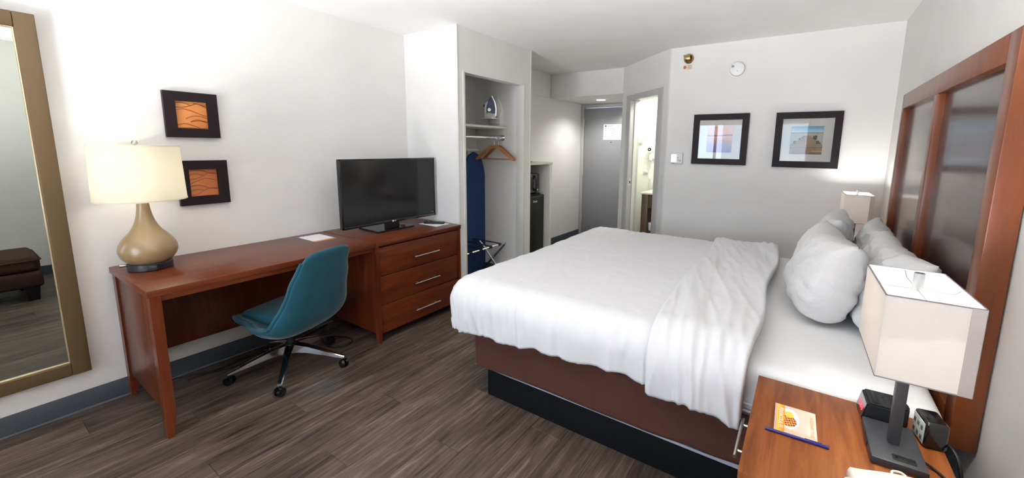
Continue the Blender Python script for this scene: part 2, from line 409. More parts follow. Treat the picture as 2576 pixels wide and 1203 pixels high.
struct(bx('ceiling', None, CEIL, -0.15, W+0.15, YB-0.15, YD+0.3, H, H+0.1))
struct(bx('wall_left', None, WALL, -0.15, 0.0, YB-0.15, YE, 0, H))
struct(bx('wall_left_entry', None, WALL, -0.15, XL, YE, YD+0.3, 0, H))
struct(bx('wall_right', None, WALL, W, W+0.15, YB-0.15, YD+0.3, 0, H))
struct(bx('wall_far', None, WALL, B.x, W, D, D+0.1, 0, H))
# window wall with its opening
WX0, WX1, WZ0, WZ1 = 0.80, 3.15, 0.62, 2.04
bm = nb()
box(bm, -0.15, WX0, YB-0.15, YB, 0, H); box(bm, WX1, W+0.15, YB-0.15, YB, 0, H)
box(bm, WX0, WX1, YB-0.15, YB, 0, WZ0); box(bm, WX0, WX1, YB-0.15, YB, WZ1, H)
struct(obj('wall_window', bm, WALL, sm=False))
wr_ = bx('window_1', None, WHITEP, WX0, WX1, YB-0.16, YB+0.03, WZ0-0.03, WZ0, 0.004); struct(wr_)
for nm, a in (('frame_jamb', (WX0, WX0+.05)), ('frame_jamb', (WX1-.05, WX1)), ('frame_mullion', (1.30, 1.36))):
    bx(nm, wr_, WHITEP, a[0], a[1], YB-0.12, YB-0.06, WZ0, WZ1, 0.004)
bx('frame_head', wr_, WHITEP, WX0, WX1, YB-0.12, YB-0.06, WZ1-.05, WZ1, 0.004)
bx('frame_rail', wr_, WHITEP, WX0, WX1, YB-0.12, YB-0.06, WZ0, WZ0+.05, 0.004)
for a in ((WX0+.05, 1.30), (1.36, WX1-.05)): bx('pane', wr_, WGLASS, a[0], a[1], YB-0.095, YB-0.09, WZ0+.05, WZ1-.05)
def curtain(x0, x1, label):
    def f(u, v):
        x = x0+(x1-x0)*u; a = math.sin(u*(x1-x0)*70)*0.03+math.sin(u*31)*0.008
        return (x+math.sin(v*3+u*9)*0.006, YB+0.10+a*(0.6+0.4*v), 2.16-2.12*v)
    o = obj('curtain', grid(f, 90, 12), CURT)
    return tag(o, label, 'curtain', 'window curtains')
curtain(1.50, 3.28, 'wide taupe sheer curtain drawn over the right part of the window')
curtain(0.54, 0.80, 'narrow gathered taupe sheer curtain at the left end of the window')
rod = thing('curtain_rod', 'nickel curtain rod above the window', 'curtain rod', (0, YB+0.1, 2.17))
cy('pole', rod, NICKEL, (0.45, 0, 0), (3.4, 0, 0), 0.012); 
for xx in (0.5, 3.35): bx('bracket', rod, NICKEL, xx-.01, xx+.01, -0.1, 0.01, -.012, .0)

# closet: side wall, header, far wall
OP0, OP1, OPZ = 3.035, 3.909, 2.065
struct(bx('wall_closet_side', None, WALL, 0.0, XC, YC, OP0, 0, H))
struct(bx('wall_closet_far', None, WALL, 0.0, XC, OP1, YE, 0, H))
struct(bx('wall_closet_header', None, WALL, XC-0.09, XC, OP0, OP1, OPZ, H))
t = bx('trim_1', None, TRIMC, XC-0.092, XC+0.005, OP0-0.022, OP0+0.004, 0, OPZ+0.01, 0.002); struct(t)
t = bx('trim_2', None, TRIMC, XC-0.092, XC+0.005, OP1-0.004, OP1+0.016, 0, OPZ+0.01, 0.002); struct(t)
t = bx('trim_3', None, TRIMC, XC-0.012, XC+0.004, YE-0.014, YE+0.004, 0, H, 0.002); struct(t)
t = bx('trim_4', None, TRIMC, XC-0.010, XC+0.003, YC-0.003, YC+0.012, 0, H, 0.002); struct(t)
# entry: soffit, bulkhead, door wall, passage right wall
struct(bx('ceiling_soffit', None, WALL, XL, A.x, YS+0.013, YD+0.2, ZS, H))
struct(bx('wall_entry_bulkhead', None, WALL, XL, XL+0.012, YE, YS, ZS+0.005, H))
bm = nb(); box(bm, XL-0.1, XL+0.03, YD, YD+0.15, 0, H); box(bm, XL+0.03, A.x+0.1, YD, YD+0.15, 2.10, H); box(bm, 1.05, A.x+0.1, YD, YD+0.15, 0, 2.10)
struct(obj('wall_entry', bm, WALL, sm=False))
struct(bx('wall_passage_right', None, WALL, A.x, A.x+0.016, A.y, YD, 0, H))
# slanted bathroom wall with door opening
U = (B-A).normalized(); L = (B-A).length; Nn = Vector((U.y, -U.x, 0))   # faces the room (towards -x,-y)
if Nn.dot(CAM-A) < 0: Nn = -Nn
MA = frame3(A, U, (0, 0, 1))            # local x along wall, y up, z = U x Z
zin = -1 if MA.to_3x3().col[2].dot(Nn) > 0 else 1
TH = 0.11
def slab(bm, s0, s1, z0, z1, d0, d1, bev=0):
    """box on the slanted wall: s along, z up, depth behind room face d0..d1"""
    box(bm, s0, s1, z0, z1, min(zin*d0, zin*d1), max(zin*d0, zin*d1), bev, 2, MA)
S0, S1, ZO = 0.24, 0.858, 2.01
bm = nb(); slab(bm, 0, S0-0.02, 0, H, 0, TH); slab(bm, S1+0.02, L+0.0, 0, H, 0, TH); slab(bm, S0-0.02, S1+0.02, ZO+0.02, H, 0, TH)
struct(obj('wall_bathroom_slant', bm, WALL, sm=False))
# bathroom door frame
df = bpy.data.objects.new('door_2', None); COL.objects.link(df); df.location = A; struct(df)
def dpart(name, mat, *a, **k):
    bm = nb(); slab(bm, *a, **k); o = obj(name, bm, mat); o.parent = df; o.matrix_parent_inverse = Matrix.Translation(-A); return o
dpart('casing', TRIMG, 0.14, S0, 0, 2.072, -0.016, 0.0, bev=0.003)
dpart('casing', TRIMG, S1, 0.937, 0, 2.072, -0.016, 0.0, bev=0.003)
dpart('casing', TRIMG, S0, S1, ZO, 2.072, -0.016, 0.0, bev=0.003)
dpart('jamb', TRIMG, S0-0.02, S0+0.004, 0, ZO+0.02, -0.010, TH+0.012, bev=0.002)
dpart('jamb', TRIMG, S1-0.004, S1+0.02, 0, ZO+0.02, -0.010, TH+0.012, bev=0.002)
dpart('jamb', TRIMG, S0, S1, ZO-0.004, ZO+0.02, -0.010, TH+0.012, bev=0.002)
dpart('door_stop', TRIMC, S0+0.004, S0+0.016, 0, ZO-0.004, 0.045, 0.085, bev=0.002)
sp = dpart('strike_plate', NICKEL, S0+0.0035, S0+0.0065, 0.985, 1.075, 0.008, 0.036)
dpart('strike_hole', BLACKP, S0+0.006, S0+0.0075, 1.015, 1.043, 0.015, 0.029)
# bathroom shell
BX0, BY1 = 1.17, 5.95
struct(bx('wall_bathroom_back', None, BATHW, BX0, W, BY1, BY1+0.1, 0, H))
struct(bx('wall_bathroom_left', None, BATHW, BX0, BX0+0.006, A.y+0.11, BY1, 0, H))
bm = nb(); prism(bm, [(1.176, 5.50), (1.24, 5.44), (2.0, 4.776), (2.9, 4.776), (2.9, BY1), (1.176, BY1)], H-2.40, Matrix.Translation((0, 0, 2.40)))
struct(obj('ceiling_bathroom', bm, BATHW, sm=False))
struct(bx('wall_bathroom_right', None, BATHW, 2.9, 3.0, D+0.1, BY1, 0, H))

# baseboards
def baseboard(name, x0, x1, y0, y1, nx, ny):
    o = bx(name, None, BASEB, x0, x1, y0, y1, 0.0, 0.105, 0.002); struct(o)
    e = 0.009
    bx('cove_toe', o, BASET, x0+(e if nx > 0 else -e if nx < 0 else 0)*1, x1+(e if nx > 0 else -e if nx < 0 else 0), y0+(-e if ny < 0 else 0), y1+(-e if ny < 0 else 0), 0.0005, 0.008)
baseboard('baseboard_left', 0.0, 0.008, YB, YC, 1, 0)
baseboard('baseboard_right', W-0.008, W, YB, D, -1, 0)
baseboard('baseboard_far', B.x, W, D-0.008, D, 0, -1)
baseboard('baseboard_entry', XL, XL+0.008, 4.60, YD, 1, 0)
baseboard('baseboard_closet', XC, XC+0.008, YC, OP0-0.022, 1, 0)
baseboard('baseboard_closet_end', XC, XC+0.008, OP1+0.016, YE, 1, 0)
baseboard('baseboard_closet_back', 0.0, 0.008, OP0, OP1, 1, 0)
baseboard('baseboard_closet_inner', 0.008, XC-0.1, OP1-0.008, OP1, 0, -1)

# ------------------------------------------------------------------ entry door
d1 = bpy.data.objects.new('door_1', None); COL.objects.link(d1); d1.location = (0, YD, 0); struct(d1)
bx('frame', d1, TRIMG, XL+0.002, 0.132, -0.03, 0.06, 0, 2.11, 0.003)
bx('frame', d1, TRIMG, 1.045, 1.10, -0.03, 0.06, 0, 2.11, 0.003)
bx('frame', d1, TRIMG, 0.132, 1.045, -0.03, 0.06, 2.062, 2.11, 0.003)
leaf = bx('leaf', d1, DOORG, 0.137, 1.04, -0.012, 0.035, 0.012, 2.056, 0.002)
for z in (1.84, 1.06, 0.30):
    h_ = bx('hinge', d1, TRIMG, 0.118, 0.142, -0.036, -0.010, z-0.055, z+0.055, 0.003)
    cy('pin', h_, NICKEL, (0.132, -0.036, z-0.06), (0.132, -0.036, z+0.06), 0.007, n=12)
pk = cy('peephole', d1, NICKEL, (0.60, -0.018, 1.535), (0.60, -0.012, 1.535), 0.012, n=16)
cy('lens', pk, BLACKP, (0.60, -0.020, 1.535), (0.60, -0.0175, 1.535), 0.008, n=16)
hd = bx('handle_plate', d1, NICKEL, 0.955, 1.005, -0.022, -0.012, 0.92, 1.12, 0.004)
cy('lever', hd, NICKEL, (0.98, -0.05, 1.0), (0.87, -0.05, 1.0), 0.009, n=12)
sg = thing('evacuation_sign', 'white laminated evacuation notice taped on the grey entry door', 'sign', (0.47, YD-0.0132, 1.567))
bx('sheet', sg, PAPER, 0, 0.315, -0.0012, 0, 0, 0.237)
bm = nb()
for i in range(5):
    for k in range(2):
        z = 0.178-i*0.034-k*0.014
        box(bm, 0.02, 0.15, -0.0018, -0.0013, z, z+0.0025); 
        box(bm, 0.03+0.11*k, 0.042+0.11*k, -0.0018, -0.0013, z-0.002, z+0.007)
for i in range(4): box(bm, 0.170, 0.185, -0.0018, -0.0013, 0.15-i*0.026, 0.157-i*0.026)
for i in range(14): box(bm, 0.20, 0.295 if i % 3 else 0.27, -0.0018, -0.0013, 0.215-i*0.0145, 0.218-i*0.0145)
for i in range(2): box(bm, 0.06, 0.17-0.03*i, -0.0018, -0.0013, 0.215-i*0.009, 0.219-i*0.009)
obj('printed_lines', bm, INK, sg, sm=False)
bx('logo_square', sg, plain('logo_blue', (0.04, 0.08, 0.25), 0.5), 0.022, 0.046, -0.002, -0.0013, 0.198, 0.222)

# downlight in the soffit
dl = thing('recessed_downlight', 'round white recessed downlight glowing in the entry soffit', 'downlight', (0.65, 5.80, ZS))
bm = nb(); lathe(bm, [(0.062, -0.002), (0.066, -0.010), (0.095, -0.008), (0.100, 0.0)], 40); obj('trim_ring', bm, WHITEP, dl)
bm = nb(); lathe(bm, [(0.0, -0.016), (0.04, -0.012), (0.063, -0.003)], 32); obj('lens', bm, BULBD, dl)
l = bpy.data.lights.new('downlight_lamp', 'SPOT'); l.energy = 34; l.spot_size = R(150); l.spot_blend = 0.7; l.shadow_soft_size = 0.05; l.color = (1, 0.98, 0.95)
o = bpy.data.objects.new('downlight_lamp', l); COL.objects.link(o); o.location = (0.65, 5.80, ZS-0.03)

# ------------------------------------------------------------------ bathroom things seen through the door
bl = thing('bathroom_ceiling_light', 'frosted round ceiling light in the bathroom', 'ceiling light', (1.75, 5.35, 2.40))
bm = nb(); lathe(bm, [(0.15, 0.0), (0.15, -0.02), (0.14, -0.03)], 32); obj('base_ring', bm, NICKEL, bl)
bm = nb(); lathe(bm, [(0.14, -0.025), (0.12, -0.06), (0.06, -0.085), (0.0, -0.09)], 32); obj('dome', bm, emit('frosted_dome', (1, 0.98, 0.9), 5.0), bl)
pt_light('bathroom_lamp', (1.75, 5.30, 2.2), 22, (1.0, 0.985, 0.93), 0.12)
van = thing('bathroom_vanity', 'dark wood bathroom vanity with cream counter seen through the doorway', 'vanity', (1.41, 5.5, 0))
bx('side_panel', van, VANW, 0.0, 0.085, 0.0, 0.44, 0.0, 0.86, 0.003)
bx('side_panel', van, VANW, 0.80, 0.86, 0.0, 0.44, 0.0, 0.86, 0.003)
bx('apron', van, VANW, 0.085, 0.80, 0.01, 0.03, 0.68, 0.86, 0.002)
bx('shelf', van, VANW, 0.085, 0.80, 0.02, 0.44, 0.36, 0.385, 0.002)
bx('back_panel', van, plain('vanity_back_grey', (0.25, 0.25, 0.22), 0.6), 0.085, 0.80, 0.42, 0.435, 0.385, 0.86)
bx('countertop', van, CREAMP, -0.012, 0.87, -0.02, 0.445, 0.86, 0.882, 0.004)
bx('backsplash', van, CREAMP, -0.005, 0.87, 0.43, 0.445, 0.882, 0.98, 0.003)
tr_ = thing('toilet_paper_roll', 'white paper roll standing on the bathroom vanity shelf', 'paper roll', (1.545, 5.58, 0.385))
bm = nb(); lathe(bm, [(0.02, 0.0), (0.052, 0.0), (0.055, 0.004), (0.055, 0.096), (0.052, 0.1), (0.02, 0.1), (0.02, 0.0)], 28); obj('paper', bm, PAPER, tr_)
cy('core', tr_, CREAMD, (0, 0, 0.001), (0, 0, 0.099), 0.0195, n=16)
hdr = thing('hair_dryer', 'white wall-mounted hair dryer above the bathroom counter', 'hair dryer', (1.37, BY1, 1.40))
bm = nb(); box(bm, -0.06, 0.07, -0.05, 0, -0.10, 0.10, 0.02, 4); obj('cradle', bm, WHITEP, hdr)
bm = nb(); cyl(bm, (0.0, -0.115, 0.03), (0.0, -0.04, 0.03), 0.042, 0.05); obj('barrel', bm, WHITEP, hdr)
o = cy('air_intake', hdr, BLACKP, (0.0, -0.119, 0.03), (0.0, -0.114, 0.03), 0.024)
cy('intake_hub', o, WHITEP, (0.0, -0.1215, 0.03), (0.0, -0.1185, 0.03), 0.008)
bx('hand_grip', hdr, WHITEP, -0.015, 0.03, -0.09, -0.05, -0.12, 0.0, 0.012, 3)
tb('cord', hdr, WHITEP, spline([(-0.03, -0.03, -0.10), (-0.035, -0.03, -0.22), (-0.02, -0.03, -0.33), (0.0, -0.03, -0.38), (0.03, -0.03, -0.33), (0.03, -0.03, -0.22), (0.02, -0.05, -0.12)]), 0.004, 8)
tb('coil', hdr, WHITEP, [(0.0+0.011*math.cos(a*0.9), -0.03+0.011*math.sin(a*0.9), -0.36-0.0016*a) for a in range(90)], 0.003, 6)
ol = thing('wall_outlet', 'white bathroom wall outlet with a plug below the hair dryer', 'outlet', (1.29, BY1, 1.14))
bx('cover_plate', ol, WHITEP, -0.035, 0.035, -0.006, 0, -0.06, 0.06, 0.003)
bx('plug', ol, WHITEP, -0.012, 0.045, -0.045, -0.006, -0.03, 0.01, 0.006)
hk = thing('robe_hook', 'chrome double robe hook on the bathroom wall', 'hook', (1.205, BY1, 1.51))
bx('hook_plate', hk, NICKEL, -0.025, 0.025, -0.008, 0, -0.02, 0.02, 0.003)
tb('prong', hk, NICKEL, spline([(0.01, -0.006, 0.0), (0.02, -0.04, -0.005), (0.03, -0.065, 0.02), (0.032, -0.07, 0.04)]), 0.006, 8)
tb('prong', hk, NICKEL, spline([(-0.005, -0.006, 0.0), (0.0, -0.035, -0.008), (0.005, -0.055, 0.012), (0.006, -0.058, 0.03)]), 0.006, 8)

# ------------------------------------------------------------------ closet contents
cs = thing('closet_shelf', 'white closet shelf on cleats above the hanging rod', 'shelf', (0.0, OP0, 1.63))
bx('board', cs, TRIMC, 0.0, 0.45, 0.0, OP1-OP0, 0.0, 0.022, 0.002)
bx('cleat', cs, TRIMC, 0.0, 0.475, OP1-OP0-0.018, OP1-OP0, -0.062, -0.0005, 0.002)
bx('cleat', cs, TRIMC, 0.0, 0.475, 0.0, 0.018, -0.062, -0.0005, 0.002)
bx('cleat', cs, TRIMC, 0.0, 0.018, 0.02, OP1-OP0-0.02, -0.062, -0.0005, 0.002)
cr_ = thing('closet_rod', 'chrome hanging rod below the closet shelf', 'closet rod', (0.385, OP0, 1.535))
cy('pole', cr_, CHROME, (0, 0.004, 0), (0, OP1-OP0-0.004, 0), 0.0145)
for yy, s in ((0.0, 1), (OP1-OP0, -1)):
    bm = nb(); cyl(bm, (0, yy, 0), (0, yy+s*0.008, 0), 0.033); cyl(bm, (0, yy+s*0.008, 0), (0, yy+s*0.03, 0), 0.021); obj('flange', bm, CHROME, cr_)
def hanger(loc, rz, label):
    t = thing('clothes_hanger', label, 'hanger', loc, rz, 'wooden hangers on the closet rod')
    sh = [(-0.225, -0.105), (-0.20, -0.085), (-0.12, -0.022), (-0.05, 0.028), (-0.02, 0.038), (0.02, 0.038), (0.05, 0.028), (0.12, -0.022), (0.20, -0.085), (0.225, -0.105),
          (0.218, -0.122), (0.195, -0.118), (0.11, -0.052), (0.04, 0.0), (0.0, 0.008), (-0.04, 0.0), (-0.11, -0.052), (-0.195, -0.118), (-0.218, -0.122)]
    bm = nb(); prism(bm, sh, 0.014, frame3((0, 0.007, 0), (1, 0, 0), (0, 0, 1)))
    obj('shoulder', bm, HANGW, t)
    cy('trouser_bar', t, HANGW, (-0.20, 0, -0.108), (0.20, 0, -0.108), 0.0065, n=12)
    tb('hook', t, CHROME, spline([(0, 0, 0.036), (0, 0, 0.075), (0.012, 0, 0.082), (0.026, 0, 0.099), (0.018, 0, 0.124), (0.0, 0, 0.1316), (-0.018, 0, 0.124), (-0.024, 0, 0.106)]), 0.0025, 8)
    t.scale = (1.12, 1.0, 1.0)
    return t
RZ = 1.535+0.0145
hanger((0.385, 3.765, RZ-0.1316+0.0025), R(3), 'wooden hanger on the closet rod, the nearer of the two')
hanger((0.385, 3.835, RZ-0.1316+0.0025), R(-7), 'wooden hanger on the closet rod, behind the nearer one')
# iron in its wall holder
ih = thing('iron_holder', 'white plastic iron holder fixed to the closet wall above the shelf', 'iron holder', (0.25, OP1, 1.66))
bm = nb()
prism(bm, [(0.0, 0.0), (0.125, 0.0), (0.135, 0.12), (0.125, 0.20), (0.10, 0.26), (0.07, 0.30), (0.04, 0.26), (0.01, 0.18)], 0.012, frame3((0, 0, 0), (1, 0, 0), (0, 0, 1)))
obj('back_plate', bm, WHITEP, ih)
bx('tray', ih, WHITEP, -0.035, 0.115, -0.16, -0.012, 0.072, 0.082, 0.003)
bx('side_rail', ih, WHITEP, 0.108, 0.13, -0.035, -0.012, 0.0, 0.15, 0.004)
bx('bracket', ih, CREAMP, -0.02, 0.10, -0.03, -0.012, 0.024, 0.072, 0.003)
ir = thing('steam_iron', 'blue and white steam iron standing on its heel in the holder', 'iron', (0.255, OP1-0.098, 1.743), R(34))
# standing on heel: body outline in (x,z), thickness in y
bm = nb(); prism(bm, [(0.0, 0.05), (0.075, 0.03), (0.088, 0.09), (0.075, 0.16), (0.05, 0.215), (0.035, 0.225), (0.01, 0.17), (0.0, 0.11)], 0.07, frame3((0, 0.035, 0), (1, 0, 0), (0, 0, 1)))
bmesh.ops.bevel(bm, geom=bm.edges[:], offset=0.006, segments=2, affect='EDGES'); obj('tank', bm, BLUEP, ir)
bm = nb(); prism(bm, [(0.086, 0.02), (0.098, 0.02), (0.100, 0.10), (0.088, 0.165), (0.055, 0.228), (0.045, 0.226), (0.075, 0.165), (0.087, 0.10)], 0.084, frame3((0, 0.042, 0), (1, 0, 0), (0, 0, 1))); obj('soleplate', bm, NICKEL, ir)
bm = nb(); prism(bm, [(-0.03, 0.02), (-0.012, 0.02), (-0.008, 0.12), (0.012, 0.165), (0.0, 0.178), (-0.022, 0.15), (-0.032, 0.12)], 0.04, frame3((0, 0.02, 0), (1, 0, 0), (0, 0, 1)))
bmesh.ops.bevel(bm, geom=bm.edges[:], offset=0.004, segments=2, affect='EDGES'); obj('handle', bm, WHITEP, ir)
bx('heel', ir, WHITEP, -0.032, 0.09, -0.04, 0.04, 0.0, 0.05, 0.012, 3)
cy('dial', ir, NICKEL, (0.022, -0.047, 0.085), (0.022, -0.03, 0.085), 0.017)
bx('steam_button', ir, BLACKP, -0.042, -0.022, -0.012, 0.012, 0.115, 0.14, 0.003)
tb('cord', ir, WHITEP, spline([(-0.03, -0.045, 0.03), (0.02, -0.05, 0.05), (0.07, -0.048, 0.03), (0.03, -0.05, 0.015), (-0.02, -0.048, 0.02), (0.03, -0.052, 0.04)]), 0.004, 8)
# ironing board
ib = thing('ironing_board', 'navy covered ironing board standing upright against the closet back wall', 'ironing board', (0.06, 3.745, 0.03))
out = []
for i in range(41):
    a = i/40; 
    z = 1.35*a
    hw = 0.172 if z < 0.95 else 0.172*math.sqrt(max(0, 1-((z-0.95)/0.40)**2.3))
    out.append((hw, z))
poly = [(hw, z) for hw, z in out]+[(-hw, z) for hw, z in out[::-1][1:]]
poly[0] = (0.165, 0.0); poly[-1] = (-0.165, 0.0)
bm = nb(); prism(bm, poly, 0.035, frame3((0.03, 0, 0), (0, 1, 0), (0, 0, 1)))
obj('padded_cover', bm, BLUEC, ib)
tb('leg_tube', ib, WHITEP, [(0.012, -0.10, 0.25), (0.012, -0.03, 1.36)], 0.011)
tb('leg_tube', ib, WHITEP, [(0.012, 0.10, 0.25), (0.012, -0.03, 1.36)], 0.011)
cy('foot_bar', ib, WHITEP, (0.015, -0.12, 1.372), (0.015, 0.10, 1.372), 0.014)
for yy in (-0.12, 0.10): cy('foot_cap', ib, CREAMP, (0.015, yy-0.012, 1.372), (0.015, yy+0.012, 1.372), 0.018)
tb('hanging_hook', ib, CHROME, spline([(0.015, -0.06, 1.38), (0.015, -0.06, 1.47), (0.0, -0.06, 1.485), (-0.015, -0.06, 1.47)]), 0.004, 8)
# luggage rack
lr = thing('luggage_rack', 'folding chrome luggage rack with black straps standing in the closet', 'luggage rack', (0.0, 0, 0))
LY0, LY1, ZT = 3.11, 3.83, 0.41
def rail(xt, xf, ty):
    p = [(xf, LY0+ty, 0.012), ((xt*0.85+xf*0.15), LY0+ty, ZT-0.06), (xt, LY0+ty+0.03, ZT-0.008), (xt, LY0+ty+0.09, ZT), (xt, LY1-ty-0.09, ZT), (xt, LY1-ty-0.03, ZT-0.008), ((xt*0.85+xf*0.15), LY1-ty, ZT-0.06), (xf, LY1-ty, 0.012)]
    return p
tb('frame_tube', lr, CHROME, spline(rail(0.50, 0.12, 0.0), 6), 0.0115)
tb('frame_tube', lr, CHROME, spline(rail(0.11, 0.49, 0.026), 6), 0.0115)
for yy in (LY0+0.013, LY1-0.013): cy('pivot', lr, BLACKP, (0.305, yy-0.02, 0.205), (0.305, yy+0.02, 0.205), 0.010, n=12)
for k in range(4):
    yy = LY0+0.14+k*0.15
    bm = nb(); box(bm, 0.098, 0.512, yy-0.022, yy+0.022, ZT+0.0125, ZT+0.0145)
    for xx in (0.11, 0.50): cyl(bm, (xx, yy-0.022, ZT), (xx, yy+0.022, ZT), 0.0145, n=14)
    obj('strap', bm, BLACKP, lr)
for xx in (0.12, 0.49):
    for yy in ((LY0, LY1) if xx == 0.12 else (LY0+0.026, LY1-0.026)): cy('foot_cap', lr, BLACKP, (xx, yy, 0.0), (xx, yy, 0.03), 0.014, n=12)

# microwave and fridge cabinet
CB = (0.63, 4.045, 4.545)
cb = thing('appliance_cabinet', 'cream open cabinet holding the microwave and small fridge', 'cabinet', (0, 0, 0))
bx('side_panel', cb, TRIMC, XL+0.012, CB[0], CB[1], CB[1]+0.02, 0, 1.245, 0.002)
bx('side_panel', cb, TRIMC, XL+0.012, CB[0], CB[2]-0.045, CB[2], 0, 1.245, 0.002)
bx('top', cb, TRIMC, XL+0.012, CB[0]+0.006, CB[1], CB[2]+0.006, 1.245, 1.27, 0.002)
bx('back_panel', cb, TRIMC, XL+0.001, XL+0.012, CB[1], CB[2], 0, 1.245)
fr = thing('mini_fridge', 'small black fridge in the bottom of the cream cabinet', 'fridge', (0, 0, 0))
bx('body', fr, BLACKP, 0.13, 0.50, 4.073, 4.492, 0.02, 0.894, 0.006)
fd = bx('door', fr, BLACKP, 0.505, 0.555, 4.073, 4.492, 0.03, 0.885, 0.01, 3)
bx('handle_recess', fd, BLACKG, 0.555, 0.557, 4.10, 4.47, 0.862, 0.875)
bx('hinge_cap', fd, NICKEL, 0.53, 0.556, 4.075, 4.14, 0.872, 0.884, 0.002)
text('Danby', 0.036, INKW, 'badge_lettering', fd, frame3((0.5556, 4.30, 0.815), (0, 1, 0), (0, 0, 1)))
for xx in (0.18, 0.46):
    for yy in (4.11, 4.45): cy('foot', fr, BLACKP, (xx, yy, 0), (xx, yy, 0.022), 0.016, n=12)
mw = thing('microwave', 'black microwave oven standing on top of the small fridge', 'microwave', (0.03, 0.03, 0.8945))
bx('body', mw, BLACKP, 0.14, 0.47, 4.07, 4.40, 0.012, 0.245, 0.006)
md = bx('door', mw, BLACKG, 0.47, 0.495, 4.07, 4.32, 0.016, 0.24, 0.006)
bm = nb(); cyl(bm, (0.495, 4.19, 0.128), (0.4975, 4.19, 0.128), 0.085, n=40); obj('window', bm, plain('microwave_window', (0.002, 0.002, 0.002), 0.08), md)
tb('handle', md, BLACKG, spline([(0.497, 4.30, 0.04), (0.515, 4.303, 0.09), (0.518, 4.305, 0.13), (0.515, 4.303, 0.17), (0.497, 4.30, 0.22)]), 0.008, 8)
bx('control_panel', mw, BLACKG, 0.47, 0.493, 4.322, 4.40, 0.016, 0.24, 0.004)
cy('button', mw, NICKEL, (0.493, 4.36, 0.05), (0.497, 4.36, 0.05), 0.012)
for xx in (0.18, 0.43):
    for yy in (4.10, 4.37): cy('foot', mw, BLACKP, (xx, yy, 0), (xx, yy, 0.014), 0.012, n=10)
tag(bx('folded_card', None, plain('tan_card', (0.45, 0.30, 0.13), 0.6), 0.52, 0.60, 4.06, 4.16, 1.27, 1.288, 0.002), 'small tan card box lying on top of the cream cabinet', 'box')

# ------------------------------------------------------------------ writing desk and drawer chest
desk = thing('writing_desk', 'long cherry wood writing desk with tapered legs against the left wall', 'desk', (0, 0, 0))
DX, DY0, DJ, DY1 = 0.678, 0.900, 2.096, 2.944
bx('desktop', desk, CHERRY, 0.003, DX, DY0, DJ, DESKZ-0.032, DESKZ, 0.002)
def tleg(bm, x0, x1, y0, y1, zt, tp, mode):
    # square leg that tapers below 0.13 m towards the inner side
    prof = [(0.0, tp), (0.13, 0.0), (zt, 0.0)]
    rings = []
    for z, c in prof:
        xa, xb, ya, yb = x0, x1, y0, y1
        if mode[0] > 0: xa += c
        elif mode[0] < 0: xb -= c
        if mode[1] > 0: ya += c
        elif mode[1] < 0: yb -= c
        rings.append([bm.verts.new(p) for p in ((xa, ya, z), (xb, ya, z), (xb, yb, z), (xa, yb, z))])
    bm.faces.new(rings[0][::-1]); bm.faces.new(rings[-1])
    for a, b in zip(rings, rings[1:]):
        for i in range(4): bm.faces.new((a[i], a[(i+1) % 4], b[(i+1) % 4], b[i]))
for (x0, x1, mode) in ((DX-0.062, DX-0.008, (1, -1)), (0.012, 0.066, (-1, -1))):
    bm = nb(); tleg(bm, x0, x1, DY0+0.008, DY0+0.050, DESKZ-0.032, 0.016, mode); obj('leg', bm, CHERRYV, desk, sm=False)
bx('end_panel', desk, CHERRYV, 0.066, DX-0.062, DY0+0.016, DY0+0.040, 0.135, DESKZ-0.032, 0.001)
bx('modesty_panel', desk, CHERRYV, 0.08, 0.10, DY0+0.05, DJ-0.002, 0.235, DESKZ-0.032, 0.001)
bx('front_rail', desk, CHERRY, DX-0.035, DX-0.015, DY0+0.05, DJ-0.002, DESKZ-0.062, DESKZ-0.032, 0.001)
ch = thing('drawer_chest', 'cherry wood three-drawer chest joined to the desk under the television', 'chest of drawers', (0, 0, 0))
bx('top', ch, CHERRY, 0.003, DX+0.004, DJ+0.0015, DY1, DESKZ-0.032, DESKZ+0.0015, 0.002)
bx('side_panel', ch, CHERRYV, 0.02, DX-0.05, DJ+0.004, DJ+0.022, 0.07, DESKZ-0.032, 0.001)
bx('side_panel', ch, CHERRYV, 0.02, DX-0.05, DY1-0.02, DY1-0.004, 0.07, DESKZ-0.032, 0.001)
bx('back_panel', ch, CHERRYV, 0.012, 0.02, DJ+0.004, DY1-0.004, 0.07, DESKZ-0.032)
bx('bottom_panel', ch, CHERRYV, 0.02, DX-0.03, DJ+0.022, DY1-0.02, 0.055, 0.07)
for (x0, x1, y0, y1, mode) in ((DX-0.05, DX-0.004, DJ+0.001, DJ+0.030, (1, -1)), (DX-0.05, DX-0.004, DY1-0.022, DY1-0.002, (1, 1)), (0.02, 0.06, DJ+0.024, DJ+0.05, (-1, -1)), (0.02, 0.06, DY1-0.046, DY1-0.022, (-1, 1))):
    bm = nb(); tleg(bm, x0, x1, y0, y1, DESKZ-0.032 if x0 > 0.3 else 0.07, 0.010, mode); obj('leg', bm, CHERRYV, ch, sm=False)
for z0, z1 in ((0.505, 0.716), (0.286, 0.499), (0.068, 0.280)):
    dr = bx('drawer', ch, CHERRY, DX-0.040, DX-0.012, DJ+0.033, DY1-0.024, z0, z1, 0.0025)
    zc = z1-0.125
    hb = cy('handle', dr, NICKEL, (DX+0.018, 2.418, zc), (DX+0.018, 2.675, zc), 0.0058, n=14)
    for yy in (2.455, 2.638): cy('handle_post', dr, NICKEL, (DX-0.013, yy, zc), (DX+0.018, yy, zc), 0.0045, n=10)

